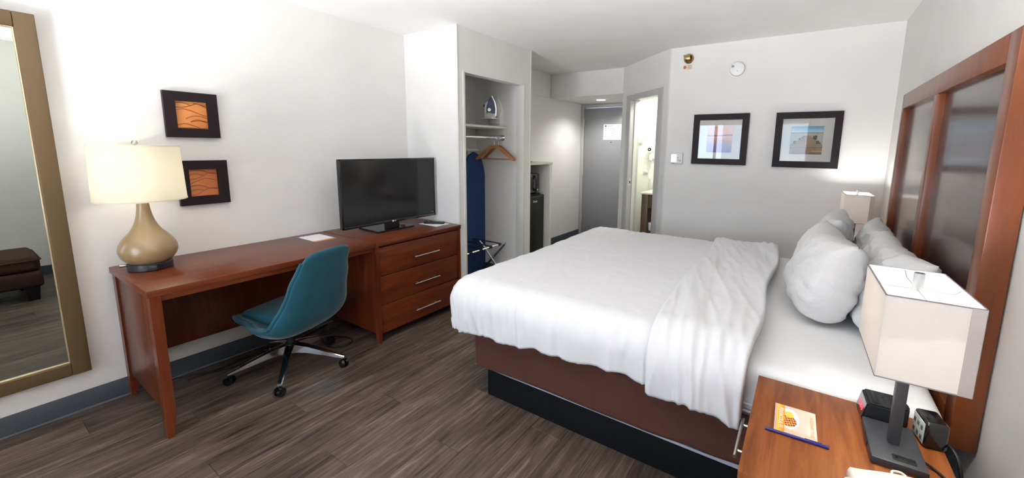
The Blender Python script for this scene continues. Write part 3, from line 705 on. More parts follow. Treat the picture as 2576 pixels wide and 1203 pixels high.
# television
tv = thing('television', 'black flat-screen television standing on the drawer chest', 'television', (0.39, 2.475, DESKZ+0.0015))
TW, TZ0, TZ1 = 0.443, 0.062, 0.577
bm = nb(); box(bm, -0.034, 0.0, -TW, TW, TZ0, TZ1, 0.004, 2); obj('cabinet', bm, BLACKP, tv)
bx('rear_bulge', tv, BLACKP, -0.07, -0.034, -0.30, 0.30, TZ0+0.04, TZ1-0.12, 0.012)
sc = bx('screen', tv, SCREEN, 0.0, 0.0012, -TW+0.011, TW-0.011, TZ0+0.024, TZ1-0.011)
bz = nb()
box(bz, -0.002, 0.004, -TW, TW, TZ0, TZ0+0.023, 0.0015); box(bz, -0.002, 0.004, -TW, TW, TZ1-0.011, TZ1, 0.0015)
box(bz, -0.002, 0.004, -TW, -TW+0.011, TZ0, TZ1, 0.0015); box(bz, -0.002, 0.004, TW-0.011, TW, TZ0, TZ1, 0.0015)
obj('bezel', bz, BLACKG, tv)
bm = nb(); cyl(bm, (0.004, -0.012, TZ0+0.0115), (0.0046, -0.012, TZ0+0.0115), 0.0075, n=20); lg = obj('logo_disc', bm, INKW, tv)
text('LG', 0.015, INKW, 'logo_lettering', tv, frame3((0.0042, 0.009, TZ0+0.0115), (0, 1, 0), (0, 0, 1)))
bm = nb(); box(bm, 0.0012, 0.0016, TW-0.048, TW-0.022, TZ0+0.034, TZ0+0.037); obj('corner_mark', bm, INKW, tv)
bm = nb(); prism(bm, [(-0.24, -0.165), (0.03, -0.178), (0.038, -0.172), (0.038, 0.172), (0.03, 0.178), (-0.24, 0.165)], 0.014)
bmesh.ops.bevel(bm, geom=bm.edges[:], offset=0.004, segments=2, affect='EDGES'); obj('stand_base', bm, BLACKG, tv)
bm = nb(); box(bm, -0.05, -0.004, -0.062, 0.058, 0.012, TZ0+0.06, 0.008); obj('stand_neck', bm, BLACKG, tv)
tb('power_lead', tv, BLACKP, spline([(-0.02, 0.07, 0.03), (0.0, 0.06, 0.022), (0.012, 0.09, 0.019), (-0.005, 0.11, 0.019), (-0.03, 0.09, 0.019)]), 0.003, 8)
# remote on its paper card
tag(bx('paper_card', None, PAPER, 0.355, 0.575, 2.755, 2.915, DESKZ+0.0015, DESKZ+0.0025), 'white paper card under the remote control', 'card')
bpy.data.objects['paper_card'].rotation_euler = (0, 0, 0)
rm = thing('remote_control', 'black television remote lying on a white paper card', 'remote', (0.46, 2.84, DESKZ+0.0027), R(-58))
bm = nb(); box(bm, -0.022, 0.022, -0.09, 0.09, 0.0, 0.018, 0.007, 3); obj('body', bm, BLACKP, rm)
bm = nb()
for i in range(3):
    for j in range(6): box(bm, -0.014+i*0.011, -0.006+i*0.011, -0.02+j*0.016, -0.011+j*0.016, 0.0175, 0.0195, 0.001)
obj('keypad', bm, plain('grey_keys', (0.12, 0.12, 0.13), 0.5), rm)
cy('navigation_pad', rm, NICKEL, (0, -0.05, 0.0175), (0, -0.05, 0.0195), 0.008, n=16)
# info card lying on the desk
ic = thing('information_card', 'white information card with purple header on the desk top', 'card', (0.18, 1.945, DESKZ+0.0002), R(0))
bx('sheet', ic, PAPER, -0.135, 0.13, -0.075, 0.08, 0, 0.0012)
bx('header_band', ic, INKP, -0.135, -0.100, -0.075, 0.08, 0.0012, 0.0015)
bx('footer_band', ic, INKO, 0.105, 0.13, -0.075, 0.08, 0.0012, 0.0015)
bm = nb()
for i in range(4): box(bm, -0.112, -0.107, -0.06+i*0.033, -0.038+i*0.033, 0.0015, 0.0017)
obj('header_print', bm, INKW, ic, sm=False)

# table lamp
tl = thing('table_lamp', 'gourd-shaped tan ceramic table lamp with cream drum shade on the desk', 'table lamp', (0.197, 1.030, DESKZ))
bm = nb(); lathe(bm, [(0.0, 0.0), (0.088, 0.0), (0.094, 0.004), (0.094, 0.034), (0.090, 0.038), (0.0, 0.038)]); obj('base', bm, BRONZE, tl)
bm = nb(); prof = [(0.080, 0.037), (0.098, 0.050), (0.114, 0.072), (0.1225, 0.098), (0.123, 0.115), (0.117, 0.14), (0.104, 0.163), (0.086, 0.187), (0.068, 0.208), (0.053, 0.232), (0.041, 0.262), (0.033, 0.295), (0.0275, 0.33), (0.025, 0.36), (0.024, 0.40), (0.0, 0.402)]
lathe(bm, prof, 64); obj('ceramic_body', bm, TAN, tl, ang=60)
bx('socket_panel', tl, BLACKP, 0.080, 0.098, 0.028, 0.070, 0.006, 0.034, 0.002).rotation_euler = (0, 0, R(-36))
bx('usb_panel', tl, BLACKP, 0.088, 0.0955, -0.015, 0.015, 0.010, 0.030, 0.001).rotation_euler = (0, 0, R(10))
cy('switch_knob', tl, NICKEL, (-0.02, -0.092, 0.030), (-0.026, -0.116, 0.030), 0.008, n=14)
bm = nb(); prof = [(0.187, 0.379), (0.178, 0.666), (0.1765, 0.666), (0.1855, 0.379)]; lathe(bm, prof+[prof[0]], 72); sh = obj('shade', bm, SHADE, tl, ang=60)
bm = nb(); lathe(bm, [(0.1885, 0.377), (0.1885, 0.384), (0.185, 0.384), (0.185, 0.377), (0.1885, 0.377)], 72); obj('rim', bm, SHADE, sh)
bm = nb(); lathe(bm, [(0.1795, 0.662), (0.1795, 0.668), (0.176, 0.668), (0.176, 0.662), (0.1795, 0.662)], 72); obj('rim', bm, SHADE, sh)
bm = nb()
for k in range(3):
    a = k*2.094+0.4; tube(bm, [(0, 0, 0.655), (0.177*math.cos(a), 0.177*math.sin(a), 0.662)], 0.002, 6)
obj('spider', bm, NICKEL, tl)
cy('harp_stem', tl, NICKEL, (0, 0, 0.40), (0, 0, 0.45), 0.012)
tb('harp', tl, NICKEL, spline([(0, 0.02, 0.42), (0, 0.06, 0.50), (0, 0.055, 0.60), (0, 0, 0.655), (0, -0.055, 0.60), (0, -0.06, 0.50), (0, -0.02, 0.42)]), 0.002, 6)
bm = nb(); lathe(bm, [(0.0, 0.44), (0.015, 0.45), (0.03, 0.49), (0.028, 0.53), (0.012, 0.552), (0.0, 0.555)], 20); obj('bulb', bm, BULB, tl)
bm = nb(); lathe(bm, [(0.004, 0.655), (0.004, 0.668), (0.011, 0.672), (0.013, 0.682), (0.008, 0.691), (0.0, 0.693)], 20); obj('finial', bm, NICKEL, tl)
LAMP_P = 2.5
pt_light('table_lamp_light', (0.197, 1.030, DESKZ+0.50), LAMP_P, (1.0, 0.89, 0.70), 0.045)

# wall mirror
mi = thing('floor_mirror', 'tall wall mirror with a wide bronze frame left of the desk', 'mirror', (0.0, 0, 0))
MY0, MY1, MZ0, MZ1, FWD = -0.06, 0.776, 0.223, 2.035, 0.068
for a in ((MY0, MY0+FWD, MZ0, MZ1), (MY1-FWD, MY1, MZ0, MZ1), (MY0+FWD, MY1-FWD, MZ0, MZ0+FWD), (MY0+FWD, MY1-FWD, MZ1-FWD, MZ1)):
    bx('frame_rail', mi, GOLDF, 0.002, 0.042, a[0], a[1], a[2], a[3], 0.004, 3)
bx('mirror_glass', mi, MIRROR, 0.012, 0.026, MY0+FWD, MY1-FWD, MZ0+FWD, MZ1-FWD)
bm = nb(); e = 0.006
for a in ((MY0+FWD, MY0+FWD+e, MZ0+FWD, MZ1-FWD), (MY1-FWD-e, MY1-FWD, MZ0+FWD, MZ1-FWD), (MY0+FWD, MY1-FWD, MZ0+FWD, MZ0+FWD+e), (MY0+FWD, MY1-FWD, MZ1-FWD-e, MZ1-FWD)):
    box(bm, 0.020, 0.036, a[0], a[1], a[2], a[3], 0.002)
obj('inner_bead', bm, GOLDT, mi)

# square relief pictures above the desk
def relief(y0, y1, z0, z1, label, ca, cb_, lines):
    t = thing('relief_picture', label, 'picture', (0.0, (y0+y1)/2, z0), 0, 'square copper pictures above the desk')
    hw, hh = (y1-y0)/2, z1-z0; fw = 0.054
    # mitred frame rails
    def rl(p):
        bm = nb(); prism(bm, p, 0.028, frame3((0.002, 0, 0), (0, 1, 0), (0, 0, 1))); return obj('frame_rail', bm, FRAMEB, t, sm=False)
    rl([(-hw, 0), (hw, 0), (hw-fw, fw), (-hw+fw, fw)]); rl([(hw, 0), (hw, hh), (hw-fw, hh-fw), (hw-fw, fw)])
    rl([(hw, hh), (-hw, hh), (-hw+fw, hh-fw), (hw-fw, hh-fw)]); rl([(-hw, hh), (-hw, 0), (-hw+fw, fw), (-hw+fw, hh-fw)])
    iw, ih_ = 2*(hw-fw), hh-2*fw
    def f(u, v):
        n = noise.noise(Vector((u*2.3, v*2.3, y0*7)))*0.5+0.5
        return lerp(ca, cb_, min(1, max(0, 0.55*u+0.35*(1-v)+0.4*(n-0.5))))
    art = print_panel('copper_panel', t, PRINTG, (0.012, -hw+fw, fw), (0, 1, 0), (0, 0, 1), iw, ih_, 20, 20, f)
    bm = nb()
    for ln in lines:
        tube(bm, spline([(0.0125, -hw+fw+iw*u, fw+ih_*v) for u, v in ln], 6), 0.0022, 6)
    obj('vine_relief', bm, COPPER, t)
    return t
oc = lin((222, 150, 85)); od = lin((205, 120, 55)); oe = lin((196, 122, 72)); of = lin((182, 100, 52))
relief(1.2101, 1.471, 1.4746, 1.7428, 'square copper relief picture in black frame, the upper of the pair', oc, od,
       [[(0, .92), (.2, .95), (.4, .9), (.5, .84)], [(0, .78), (.25, .78), (.5, .86), (.7, .93), (.99, .86)], [(.6, .95), (.8, .9), (.99, .80)], [(.05, .68), (.25, .72), (.5, .66), (.8, .54), (.99, .49)],
        [(.3, .36), (.5, .46), (.75, .48), (.99, .41)], [(.45, .26), (.65, .34), (.99, .27)], [(.45, .25), (.7, .31), (.99, .24)], [(.02, .12), (.25, .18), (.5, .12), (.75, .02)], [(.02, .01), (.4, .03), (.7, .01), (.99, .05)]])
relief(1.2365, 1.4899, 1.0616, 1.3352, 'square copper relief picture in black frame, partly behind the lamp shade', oe, of,
       [[(0, .93), (.25, .97), (.5, .93), (.7, .86)], [(0, .78), (.2, .84), (.4, .80), (.55, .76)], [(0, .62), (.25, .66), (.5, .76), (.75, .86), (.99, .82)], [(.7, .85), (.85, .82), (.99, .80)], [(0, .45), (.3, .58), (.6, .66), (.9, .58)],
        [(0, .36), (.25, .42), (.5, .36), (.66, .29)], [(0, .18), (.2, .26), (.4, .23), (.5, .19)], [(0, .02), (.3, .1), (.6, .26), (.8, .29), (.99, .27)], [(.66, .28), (.85, .25), (.99, .24)]])

# ------------------------------------------------------------------ pictures and fittings on the far wall
def framed(x0, x1, z0, z1, label, fn, iu, iv, mat=PRINT, nu=72, nv=64):
    t = thing('framed_picture', label, 'picture', ((x0+x1)/2, D, z0), 0, 'framed beach pictures on the far wall')
    hw, hh, fw = (x1-x0)/2, z1-z0, 0.055
    def rl(p):
        bm = nb(); prism(bm, p, 0.030, frame3((0, -0.002, 0), (1, 0, 0), (0, 0, 1))); return obj('frame_rail', bm, FRAMEB, t, sm=False)
    rl([(-hw, 0), (hw, 0), (hw-fw, fw), (-hw+fw, fw)]); rl([(hw, 0), (hw, hh), (hw-fw, hh-fw), (hw-fw, fw)])
    rl([(hw, hh), (-hw, hh), (-hw+fw, hh-fw), (hw-fw, hh-fw)]); rl([(-hw, hh), (-hw, 0), (-hw+fw, fw), (-hw+fw, hh-fw)])
    ya = -0.012
    # mat board with its opening
    bm = nb(); a0, a1, b0, b1 = -hw+fw, hw-fw, fw, hh-fw; i0, i1, j0, j1 = iu[0], iu[1], iv[0], iv[1]
    for q in ((a0, i0, b0, b1), (i1, a1, b0, b1), (i0, i1, b0, j0), (i0, i1, j1, b1)): box(bm, q[0], q[1], ya-0.003, ya, q[2], q[3])
    obj('mat_board', bm, MATB, t, sm=False)
    print_panel('photo_print', t, mat, (i0, ya-0.0005, j0), (1, 0, 0), (0, 0, 1), i1-i0, j1-j0, nu, nv, fn)
    bx('glass_pane', t, GLASS, a0, a1, -0.0215, -0.0195, b0, b1)
    return t
def pier(u, v):
    n = noise.noise(Vector((u*9, v*40, 3)))
    if v > 0.785:
        return lerp(lin((205, 225, 228)), lin((70, 165, 205)), min(1, (v-0.785)/0.20))
    c = lerp(lin((172, 176, 160)), lin((188, 192, 178)), 0.5+0.5*n)
    if v > 0.755: c = lin((128, 140, 140))
    if 0.765 < v < 0.785 and 0.07 < u < 0.13: c = lin((30, 35, 35))
    if 0.70 < v < 0.76 and 0.83 < u < 0.85: c = lin((110, 115, 110))
    # deck: trapezoid narrowing to the distance
    if v < 0.66:
        if v < 0.36: l_, r_ = -0.1, 1.1
        else:
            k = (v-0.36)/0.30; l_, r_ = 0.02+0.42*k**0.85, 0.99-0.36*k**0.8
        if l_ < u < r_:
            st = 0.5+0.5*math.sin((1/(0.78-v))*26); st = st*0.5+0.5*(n+0.5)
            near = lerp(lin((110, 70, 42)), lin((172, 122, 80)), st); farc = lerp(lin((134, 110, 76)), lin((168, 144, 104)), st)
            c = lerp(near, farc, min(1, v/0.35))
            if v < 0.03 or abs(v-0.225) < 0.012: c = lin((74, 50, 34))
            if v < 0.13 and v > 0.10 and u > 0.7: c = lin((190, 165, 115))
    for (pu, pv, s, hgt) in ((0.14, 0.43, 0.045, 0.05), (0.29, 0.55, 0.03, 0.03), (0.37, 0.61, 0.022, 0.02), (0.41, 0.645, 0.016, 0.015), (0.54, 0.665, 0.014, 0.012), (0.72, 0.60, 0.03, 0.05), (0.78, 0.60, 0.04, 0.075), (0.76, 0.55, 0.03, 0.03), (0.85, 0.43, 0.05, 0.05), (0.91, 0.40, 0.03, 0.02)):
        if abs(u-pu) < s and abs(v-pv) < hgt: c = lin((52, 50, 42)) if noise.noise(Vector((u*30, v*30, 1))) < 0.25 else lin((88, 84, 66))
    return c
def shore(u, v):
    n = noise.noise(Vector((u*3, v*7, 9)))
    top = lin((232, 190, 165)); mid = lin((196, 140, 128)); low = lin((150, 120, 160)); bot = lin((110, 105, 165))
    if v > 0.68: c = lerp(lin((225, 170, 150)), top, (v-0.68)/0.32+0.5*n)
    elif v > 0.62: c = lin((105, 70, 105)) if abs(v-0.655+0.02*math.sin(u*5)) < 0.02 else mid
    elif v > 0.3: c = lerp(low, lin((225, 170, 135)), (v-0.3)/0.32+0.35*n)
    else: c = lerp(bot, low, v/0.3+0.4*n)
    return tuple(max(0.0, q) for q in c)
framed(2.190, 2.677, 1.298, 1.776, 'black framed sunset beach picture reflecting the window, nearer the thermostat', shore, (-0.112, 0.112), (0.115, 0.362))
framed(2.891, 3.374, 1.293, 1.771, 'black framed picture of a wooden pier above the far lamp', pier, (-0.118, 0.118), (0.117, 0.357))

th = thing('thermostat', 'white wall thermostat with lit display beside the bathroom door', 'thermostat', (2.042, D, 1.347))
bm = nb(); box(bm, -0.062, 0.062, -0.024, 0.0, -0.056, 0.056, 0.010, 3); obj('housing', bm, WHITEP, th)
bx('display', th, LCD, -0.052, 0.0, -0.0255, -0.0235, -0.036, 0.038, 0.002)
cy('button', th, WHITEP, (0.040, -0.027, 0.032), (0.040, -0.022, 0.032), 0.011, n=20)
cy('button', th, plain('grey_green_button', (0.45, 0.52, 0.50), 0.5), (0.038, -0.027, -0.022), (0.038, -0.022, -0.022), 0.010, n=20)
for q in ((0.012, 0.022, 0.004, 0.010), (0.012, 0.022, -0.018, -0.012), (-0.046, -0.016, -0.052, -0.047)): bx('legend_mark', th, INK, q[0], q[1], -0.0253, -0.023, q[2], q[3])

sd = thing('smoke_detector', 'round white smoke detector high on the far wall', 'smoke detector', (2.54, D, 2.178))
def ylathe(name, prof, mat, parent, n=40):
    bm = nb(); lathe(bm, prof, n); bmesh.ops.rotate(bm, cent=(0, 0, 0), matrix=Matrix.Rotation(R(90), 3, 'X'), verts=bm.verts[:]); return obj(name, bm, mat, parent)
ylathe('mounting_ring', [(0.0, 0.0), (0.078, 0.0), (0.078, 0.006), (0.070, 0.009), (0.0, 0.009)], WHITEP, sd)
ylathe('cover', [(0.064, 0.009), (0.064, 0.030), (0.058, 0.040), (0.045, 0.044), (0.0, 0.046)], WHITEP, sd)
ylathe('vent_groove', [(0.0645, 0.014), (0.0652, 0.016), (0.0652, 0.022), (0.0645, 0.024)], plain('vent_shadow_grey', (0.35, 0.35, 0.34), 0.7), sd)
bx('test_button', sd, plain('grey_button', (0.30, 0.30, 0.29), 0.5), -0.046, -0.026, -0.049, -0.043, 0.012, 0.032, 0.002)
cy('indicator', sd, INK, (0.004, -0.049, -0.022), (0.004, -0.045, -0.022), 0.003, n=10)
spk = thing('fire_sprinkler', 'brass sidewall fire sprinkler high on the far wall', 'sprinkler', (2.096, D, 2.317))
ylathe('escutcheon', [(0.0, 0.0), (0.048, 0.0), (0.046, 0.006), (0.034, 0.014), (0.022, 0.012), (0.018, 0.010), (0.0, 0.010)], BRASS, spk)
ylathe('nozzle', [(0.016, 0.008), (0.016, 0.04), (0.010, 0.044), (0.0, 0.044)], BRASS, spk, 20)
bm = nb(); tube(bm, spline([(-0.016, -0.035, 0), (-0.020, -0.055, 0), (0, -0.075, 0), (0.020, -0.055, 0), (0.016, -0.035, 0)]), 0.0035, 8); obj('yoke', bm, BRASS, spk)
bm = nb(); box(bm, -0.036, 0.036, -0.082, -0.02, 0.018, 0.022, 0.001); box(bm, -0.03, 0.03, -0.082, -0.078, -0.018, 0.02, 0.001); obj('deflector', bm, BRASS, spk)
tgg = thing('sprinkler_notice', 'small cream notice sticker with red mark under the sprinkler', 'sticker', (2.088, D, 2.238))
bx('sticker', tgg, plain('cream_sticker', (0.75, 0.63, 0.50), 0.6), -0.044, 0.044, -0.001, 0, -0.024, 0.024)
cy('red_mark', tgg, plain('brick_ink', (0.5, 0.16, 0.09), 0.6), (-0.024, -0.0018, 0), (-0.024, -0.001, 0), 0.015, n=20)
bm = nb()
for i in range(4): box(bm, 0.0, 0.036, -0.0018, -0.001, 0.013-i*0.010, 0.016-i*0.010)
obj('printed_lines', bm, INK, tgg, sm=False)

# ------------------------------------------------------------------ office chair
oc_ = thing('office_chair', 'teal velvet swivel desk chair with five-star chrome base', 'chair', (0.48, 1.582, 0), R(17))
NS = 5; RS = 0.325
for k in range(5):
    a = R(-36-17+72*k); ca_, sa = math.cos(a), math.sin(a)
    def P(d, zz, wd=0): return Vector((ca_*d-sa*wd, sa*d+ca_*wd, zz))
    bm = nb(); rings = []
    for d, zt, zb, hw in ((0.03, 0.172, 0.115, 0.026), (0.10, 0.158, 0.112, 0.022), (0.20, 0.126, 0.092, 0.017), (0.29, 0.094, 0.074, 0.014), (RS, 0.083, 0.066, 0.0135), (RS+0.012, 0.080, 0.066, 0.012)):
        rings.append([bm.verts.new(P(d, zb, -hw)), bm.verts.new(P(d, zb, hw)), bm.verts.new(P(d, zt-0.004, hw)), bm.verts.new(P(d, zt, hw*0.6)), bm.verts.new(P(d, zt, -hw*0.6)), bm.verts.new(P(d, zt-0.004, -hw))])
    bm.faces.new(rings[0][::-1]); bm.faces.new(rings[-1])
    for r_a, r_b in zip(rings, rings[1:]):
        for i in range(6): bm.faces.new((r_a[i], r_a[(i+1) % 6], r_b[(i+1) % 6], r_b[i]))
    arm = obj('base_arm', bm, CHROME, oc_, ang=30)
    cs_ = bpy.data.objects
    bm = nb(); cyl(bm, P(RS, 0.045), P(RS, 0.075), 0.0085, n=12); box(bm, -0.016, 0.016, -0.007, 0.007, 0.036, 0.056, 0.003, 2, Matrix.Translation(P(RS, 0))@Matrix.Rotation(a+0.9, 4, 'Z'))
    c_ = obj('caster', bm, BLACKP, oc_)
    for s in (-1, 1):
        ax = Matrix.Rotation(a+0.9, 3, 'Z') @ Vector((1, 0, 0)); off = Matrix.Rotation(a+0.9, 3, 'Z') @ Vector((0, -0.006, 0))
        bm = nb(); cyl(bm, P(RS, 0.0275)+off+ax*s*0.006, P(RS, 0.0275)+off+ax*s*0.021, 0.0275, 0.025, n=24); obj('wheel', bm, BLACKG, c_)
bm = nb(); lathe(bm, [(0.0, 0.105), (0.032, 0.105), (0.036, 0.12), (0.036, 0.172), (0.028, 0.18), (0.0, 0.18)], 28); obj('hub', bm, CHROME, oc_)
bm = nb(); lathe(bm, [(0.022, 0.175), (0.022, 0.26), (0.016, 0.26), (0.016, 0.27)], 24); obj('gas_lift', bm, BLACKP, oc_)
bx('tilt_mechanism', oc_, BLACKP, -0.10, 0.10, -0.075, 0.075, 0.255, 0.297, 0.01)
# upholstered scoop shell: profile from seat front to top of back (local -x is forward)
prof = spline([(-0.22, 0, 0.378), (-0.16, 0, 0.366), (-0.05, 0, 0.342), (0.06, 0, 0.325), (0.15, 0, 0.323), (0.225, 0, 0.352), (0.268, 0, 0.44), (0.302, 0, 0.58), (0.335, 0, 0.71), (0.365, 0, 0.832)], 6)
NP = len(prof)
def shellpt(u, v, off):
    # u along profile 0..1, v across -1..1
    f = u*(NP-1); i = min(int(f), NP-2); p = prof[i].lerp(prof[i+1], f-i)
    tg = (prof[i+1]-prof[i]).normalized(); nr = Vector((tg.z, 0, -tg.x))      # outward (down / back)
    # half width along the profile
    key = [(0.0, 0.18), (0.18, 0.235), (0.38, 0.292), (0.50, 0.302), (0.60, 0.280), (0.80, 0.216), (0.92, 0.178), (1.0, 0.158)]
    for (a, wa), (b, wb) in zip(key, key[1:]):
        if a <= u <= b: k = (u-a)/(b-a); k = k*k*(3-2*k); hw = wa+(wb-wa)*k; break
    # edges curl up / forward (the wings), strongest around the bend
    kk = [(0.0, 0.02), (0.25, 0.06), (0.45, 0.085), (0.62, 0.07), (0.82, 0.04), (1.0, 0.022)]
    for (a, wa), (b, wb) in zip(kk, kk[1:]):
        if a <= u <= b: k = (u-a)/(b-a); k = k*k*(3-2*k); cu = wa+(wb-wa)*k; break
    vv = abs(v)
    lat = hw*(vv*1.08-0.08*vv**3)
    lift = cu*(vv**3.2)
    # the wing lifts towards the inner corner direction (up and forward/back blended)
    inn = Vector((0.30 if u < 0.4 else -0.25, 0, 1.0)).normalized() if u < 0.4 else (-nr)
    dirn = (-nr)
    q = p + dirn*lift + Vector((0, math.copysign(lat, v) if v else 0, 0))
    # rounded corners at top and front
    if u > 0.9: q.z -= 0.030*((u-0.9)/0.1)*vv**4
    n2 = (nr + Vector((0, math.copysign(1, v) if v else 0, 0))*(0.9*vv**2)).normalized()
    return q + n2*off
nu, nv = 56, 33
T_ = 0.034
bm = nb(); O_, I_ = [], []
for i in range(nu):
    u = i/(nu-1)
    e = 1.0-0.75*max(0, 1-min(u, 1-u)/0.02)
    O_.append([bm.verts.new(shellpt(u, -1+2*j/(nv-1), T_*0.5*e+ (0.035*math.sin(math.pi*min(1, u/0.55)) if u < 0.55 else 0)*(1-abs(-1+2*j/(nv-1))**2))) for j in range(nv)])
    I_.append([bm.verts.new(shellpt(u, -1+2*j/(nv-1), -T_*0.5*e)) for j in range(nv)])
for i in range(nu-1):
    for j in range(nv-1):
        bm.faces.new((O_[i][j], O_[i+1][j], O_[i+1][j+1], O_[i][j+1])); bm.faces.new((I_[i][j], I_[i][j+1], I_[i+1][j+1], I_[i+1][j]))
    bm.faces.new((O_[i][0], I_[i][0], I_[i+1][0], O_[i+1][0])); bm.faces.new((O_[i][-1], O_[i+1][-1], I_[i+1][-1], I_[i][-1]))
for j in range(nv-1):
    bm.faces.new((O_[0][j], O_[0][j+1], I_[0][j+1], I_[0][j])); bm.faces.new((O_[-1][j], I_[-1][j], I_[-1][j+1], O_[-1][j+1]))
so = obj('seat_shell', bm, VELV, oc_, ang=80)
md_ = so.modifiers.new('sub', 'SUBSURF'); md_.levels = 1; md_.render_levels = 1
tb('piping', so, VELV, [shellpt(i/41, -1, 0)+Vector((0, -0.006, 0)) for i in range(40)], 0.010, 8)
tb('piping', so, VELV, [shellpt(i/41, 1, 0)+Vector((0, 0.006, 0)) for i in range(40)], 0.010, 8)
bm = nb(); box(bm, -0.19, 0.18, -0.165, 0.165, 0.352, 0.425, 0.025, 4); obj('seat_cushion', bm, VELV, oc_)

# cables on the floor under the desk
tag(tb('power_cable', None, BLACKP, spline([(0.03, 1.02, 0.006), (0.06, 1.15, 0.006), (0.16, 1.33, 0.006), (0.18, 1.5, 0.006), (0.12, 1.8, 0.006), (0.05, 2.05, 0.006)]), 0.005, 8), 'black power cable lying along the baseboard under the desk', 'cable')
tag(tb('power_cable', None, BLACKP, spline([(0.06, 2.02, 0.006), (0.25, 1.90, 0.006), (0.42, 1.86, 0.006), (0.50, 1.95, 0.006), (0.44, 2.02, 0.006), (0.30, 1.98, 0.006), (0.20, 1.84, 0.006)]), 0.005, 8), 'black power cable looped on the floor behind the office chair', 'cable')

# ------------------------------------------------------------------ bed
HX = 3.6224
BY0, BYF = 2.05, 3.94
plt = tag(bx('bed_platform', None, PLAT, 1.716, 3.56, 2.084, 3.90, 0.0, 0.172, 0.003), 'black recessed bed platform on the floor', 'bed platform')
bs = thing('box_spring', 'brown-skirted box spring between mattress and black platform', 'box spring', (0, 0, 0.173))
bx('core', bs, BOXS, 1.675, 3.595, BY0+0.012, BYF-0.01, 0.0, 0.252, 0.006, 2)
def skirt_pt(u, v):
    xx = 1.655+u*(3.60-1.655)
    sag = max(0, (xx-2.35)/1.25)
    hem = 0.012+0.028*u + 0.006*math.sin(u*9)+0.016*sag
    zz = 0.256*(1-v)+hem*v
    ph = math.sin((u*6.0-v*1.8)*3.2)*0.5+math.sin((u*11-v*3.0)*2.7)*0.3
    yy = BY0-0.004-0.010*v*sag-0.012*math.sqrt(v)*sag*(ph+0.5*math.sin((u*9-v*2.2)*5.5)) - 0.003*v*math.sin(u*40)*(1-v)
    return (xx, yy, zz)
sk = obj('skirt', grid(skirt_pt, 120, 16), SKIRT, bs)
sk.modifiers.new('so', 'SOLIDIFY').thickness = 0.003
def skirt_pt2(u, v):
    yy = BY0-0.004+u*(BYF-BY0); return (1.655-0.003*math.sin(u*50)*v, yy, 0.256*(1-v)+0.026*v)
sk2 = obj('skirt', grid(skirt_pt2, 60, 6), SKIRT, bs); sk2.modifiers.new('so', 'SOLIDIFY').thickness = 0.003
def skirt_pt3(u, v): return (1.655+u*1.945, BYF+0.003*math.sin(u*70)*v, 0.256*(1-v)+0.03*v)
sk3 = obj('skirt', grid(skirt_pt3, 60, 6), SKIRT, bs); sk3.modifiers.new('so', 'SOLIDIFY').thickness = 0.003
mt = thing('mattress', 'thick mattress covered with a smooth white fitted sheet', 'mattress', (0, 0, 0.430))
bm = nb(); box(bm, 1.60, 3.598, 2.035, 3.955, 0.0, 0.210, 0.055, 5); m_ = obj('fitted_sheet', bm, LINENS, mt, ang=60)
bm = nb()
for zz in (0.03, 0.06):
    tube(bm, spline([(1.60+0.06, 2.031, zz), (2.4, 2.031, zz+0.004), (3.0, 2.030, zz-0.004), (3.57, 2.031, zz+0.002)]), 0.005, 6)
obj('sheet_tuck', bm, LINENS, mt)

# duvet: a rectangle of cloth wrapped over the mattress edge
DX0, DYN, DYF, DZ, RR = 1.475, 1.972, 4.00, 0.700, 0.135
def wrap(s, t, lift=0.0, hemx=0.0, seed=0.0, wamp=1.0):
    xi, ya, yb = DX0+RR, DYN+RR, DYF-RR
    ds = max(0, xi-s); dn = max(0, ya-t); df_ = max(0, t-yb); dt = max(dn, df_)
    base = Vector((max(s, xi), min(max(t, ya), yb), DZ))
    sg = -1 if dn > 0 else 1
    d = max(ds, dt)
    if d <= 0:
        nvec = Vector((0, 0, 1)); out = Vector((0, 0, 0)); side = 0; p = base
    else:
        ph = math.atan2(dt, ds); dr = Vector((-math.cos(ph), sg*math.sin(ph), 0))
        q = RR*math.pi/2
        if d < q:
            an = d/RR; p = base+dr*(RR*math.sin(an))-Vector((0, 0, RR*(1-math.cos(an)))); nvec = dr*math.sin(an)+Vector((0, 0, math.cos(an))); side = min(1, d/q)
        else:
            k = d-q; p = base+dr*(RR-0.35*k*k)-Vector((0, 0, RR+k)); nvec = dr; side = 1
    # soft undulation, wrinkles that run down the sides, small ripples on top near the edge
    und = 0.006*noise.noise(Vector((p.x*1.6+seed, p.y*1.6, 2)))
    along = s if dt >= ds else t
    edge = 1 if d > 0 else max(0, 1-min(s-xi, t-ya, yb-t)/0.45)
    wv = noise.noise(Vector((along*13+seed, p.z*2.2, 5+seed)))*0.6+noise.noise(Vector((along*29+seed, p.z*4, 1)))*0.3
    top = noise.noise(Vector((p.x*7+p.y*3, p.y*3.5-p.x*1.5, 8+seed)))*0.35
    rid = 1-abs(noise.noise(Vector((along*19+p.z*1.5+seed, p.z*3.0, 11+seed))))*2.2      # sharp little pleats
    rid2 = 1-abs(noise.noise(Vector((p.x*9+p.y*5+seed, p.y*5-p.x*3, 21+seed))))*2.4
    disp = und + wamp*((0.017*side+0.005*edge*(1-side))*wv + 0.010*side*max(0, rid) + 0.0035*edge*(1-side)*max(0, rid) + 0.005*edge*top*(1-side*0.5) + 0.0018*(1-side)*max(0, rid2)) + lift
    # mattress shows fullness along the sides
    return p + nvec*disp
HEM = 0.375
nu, nv = 190, 230
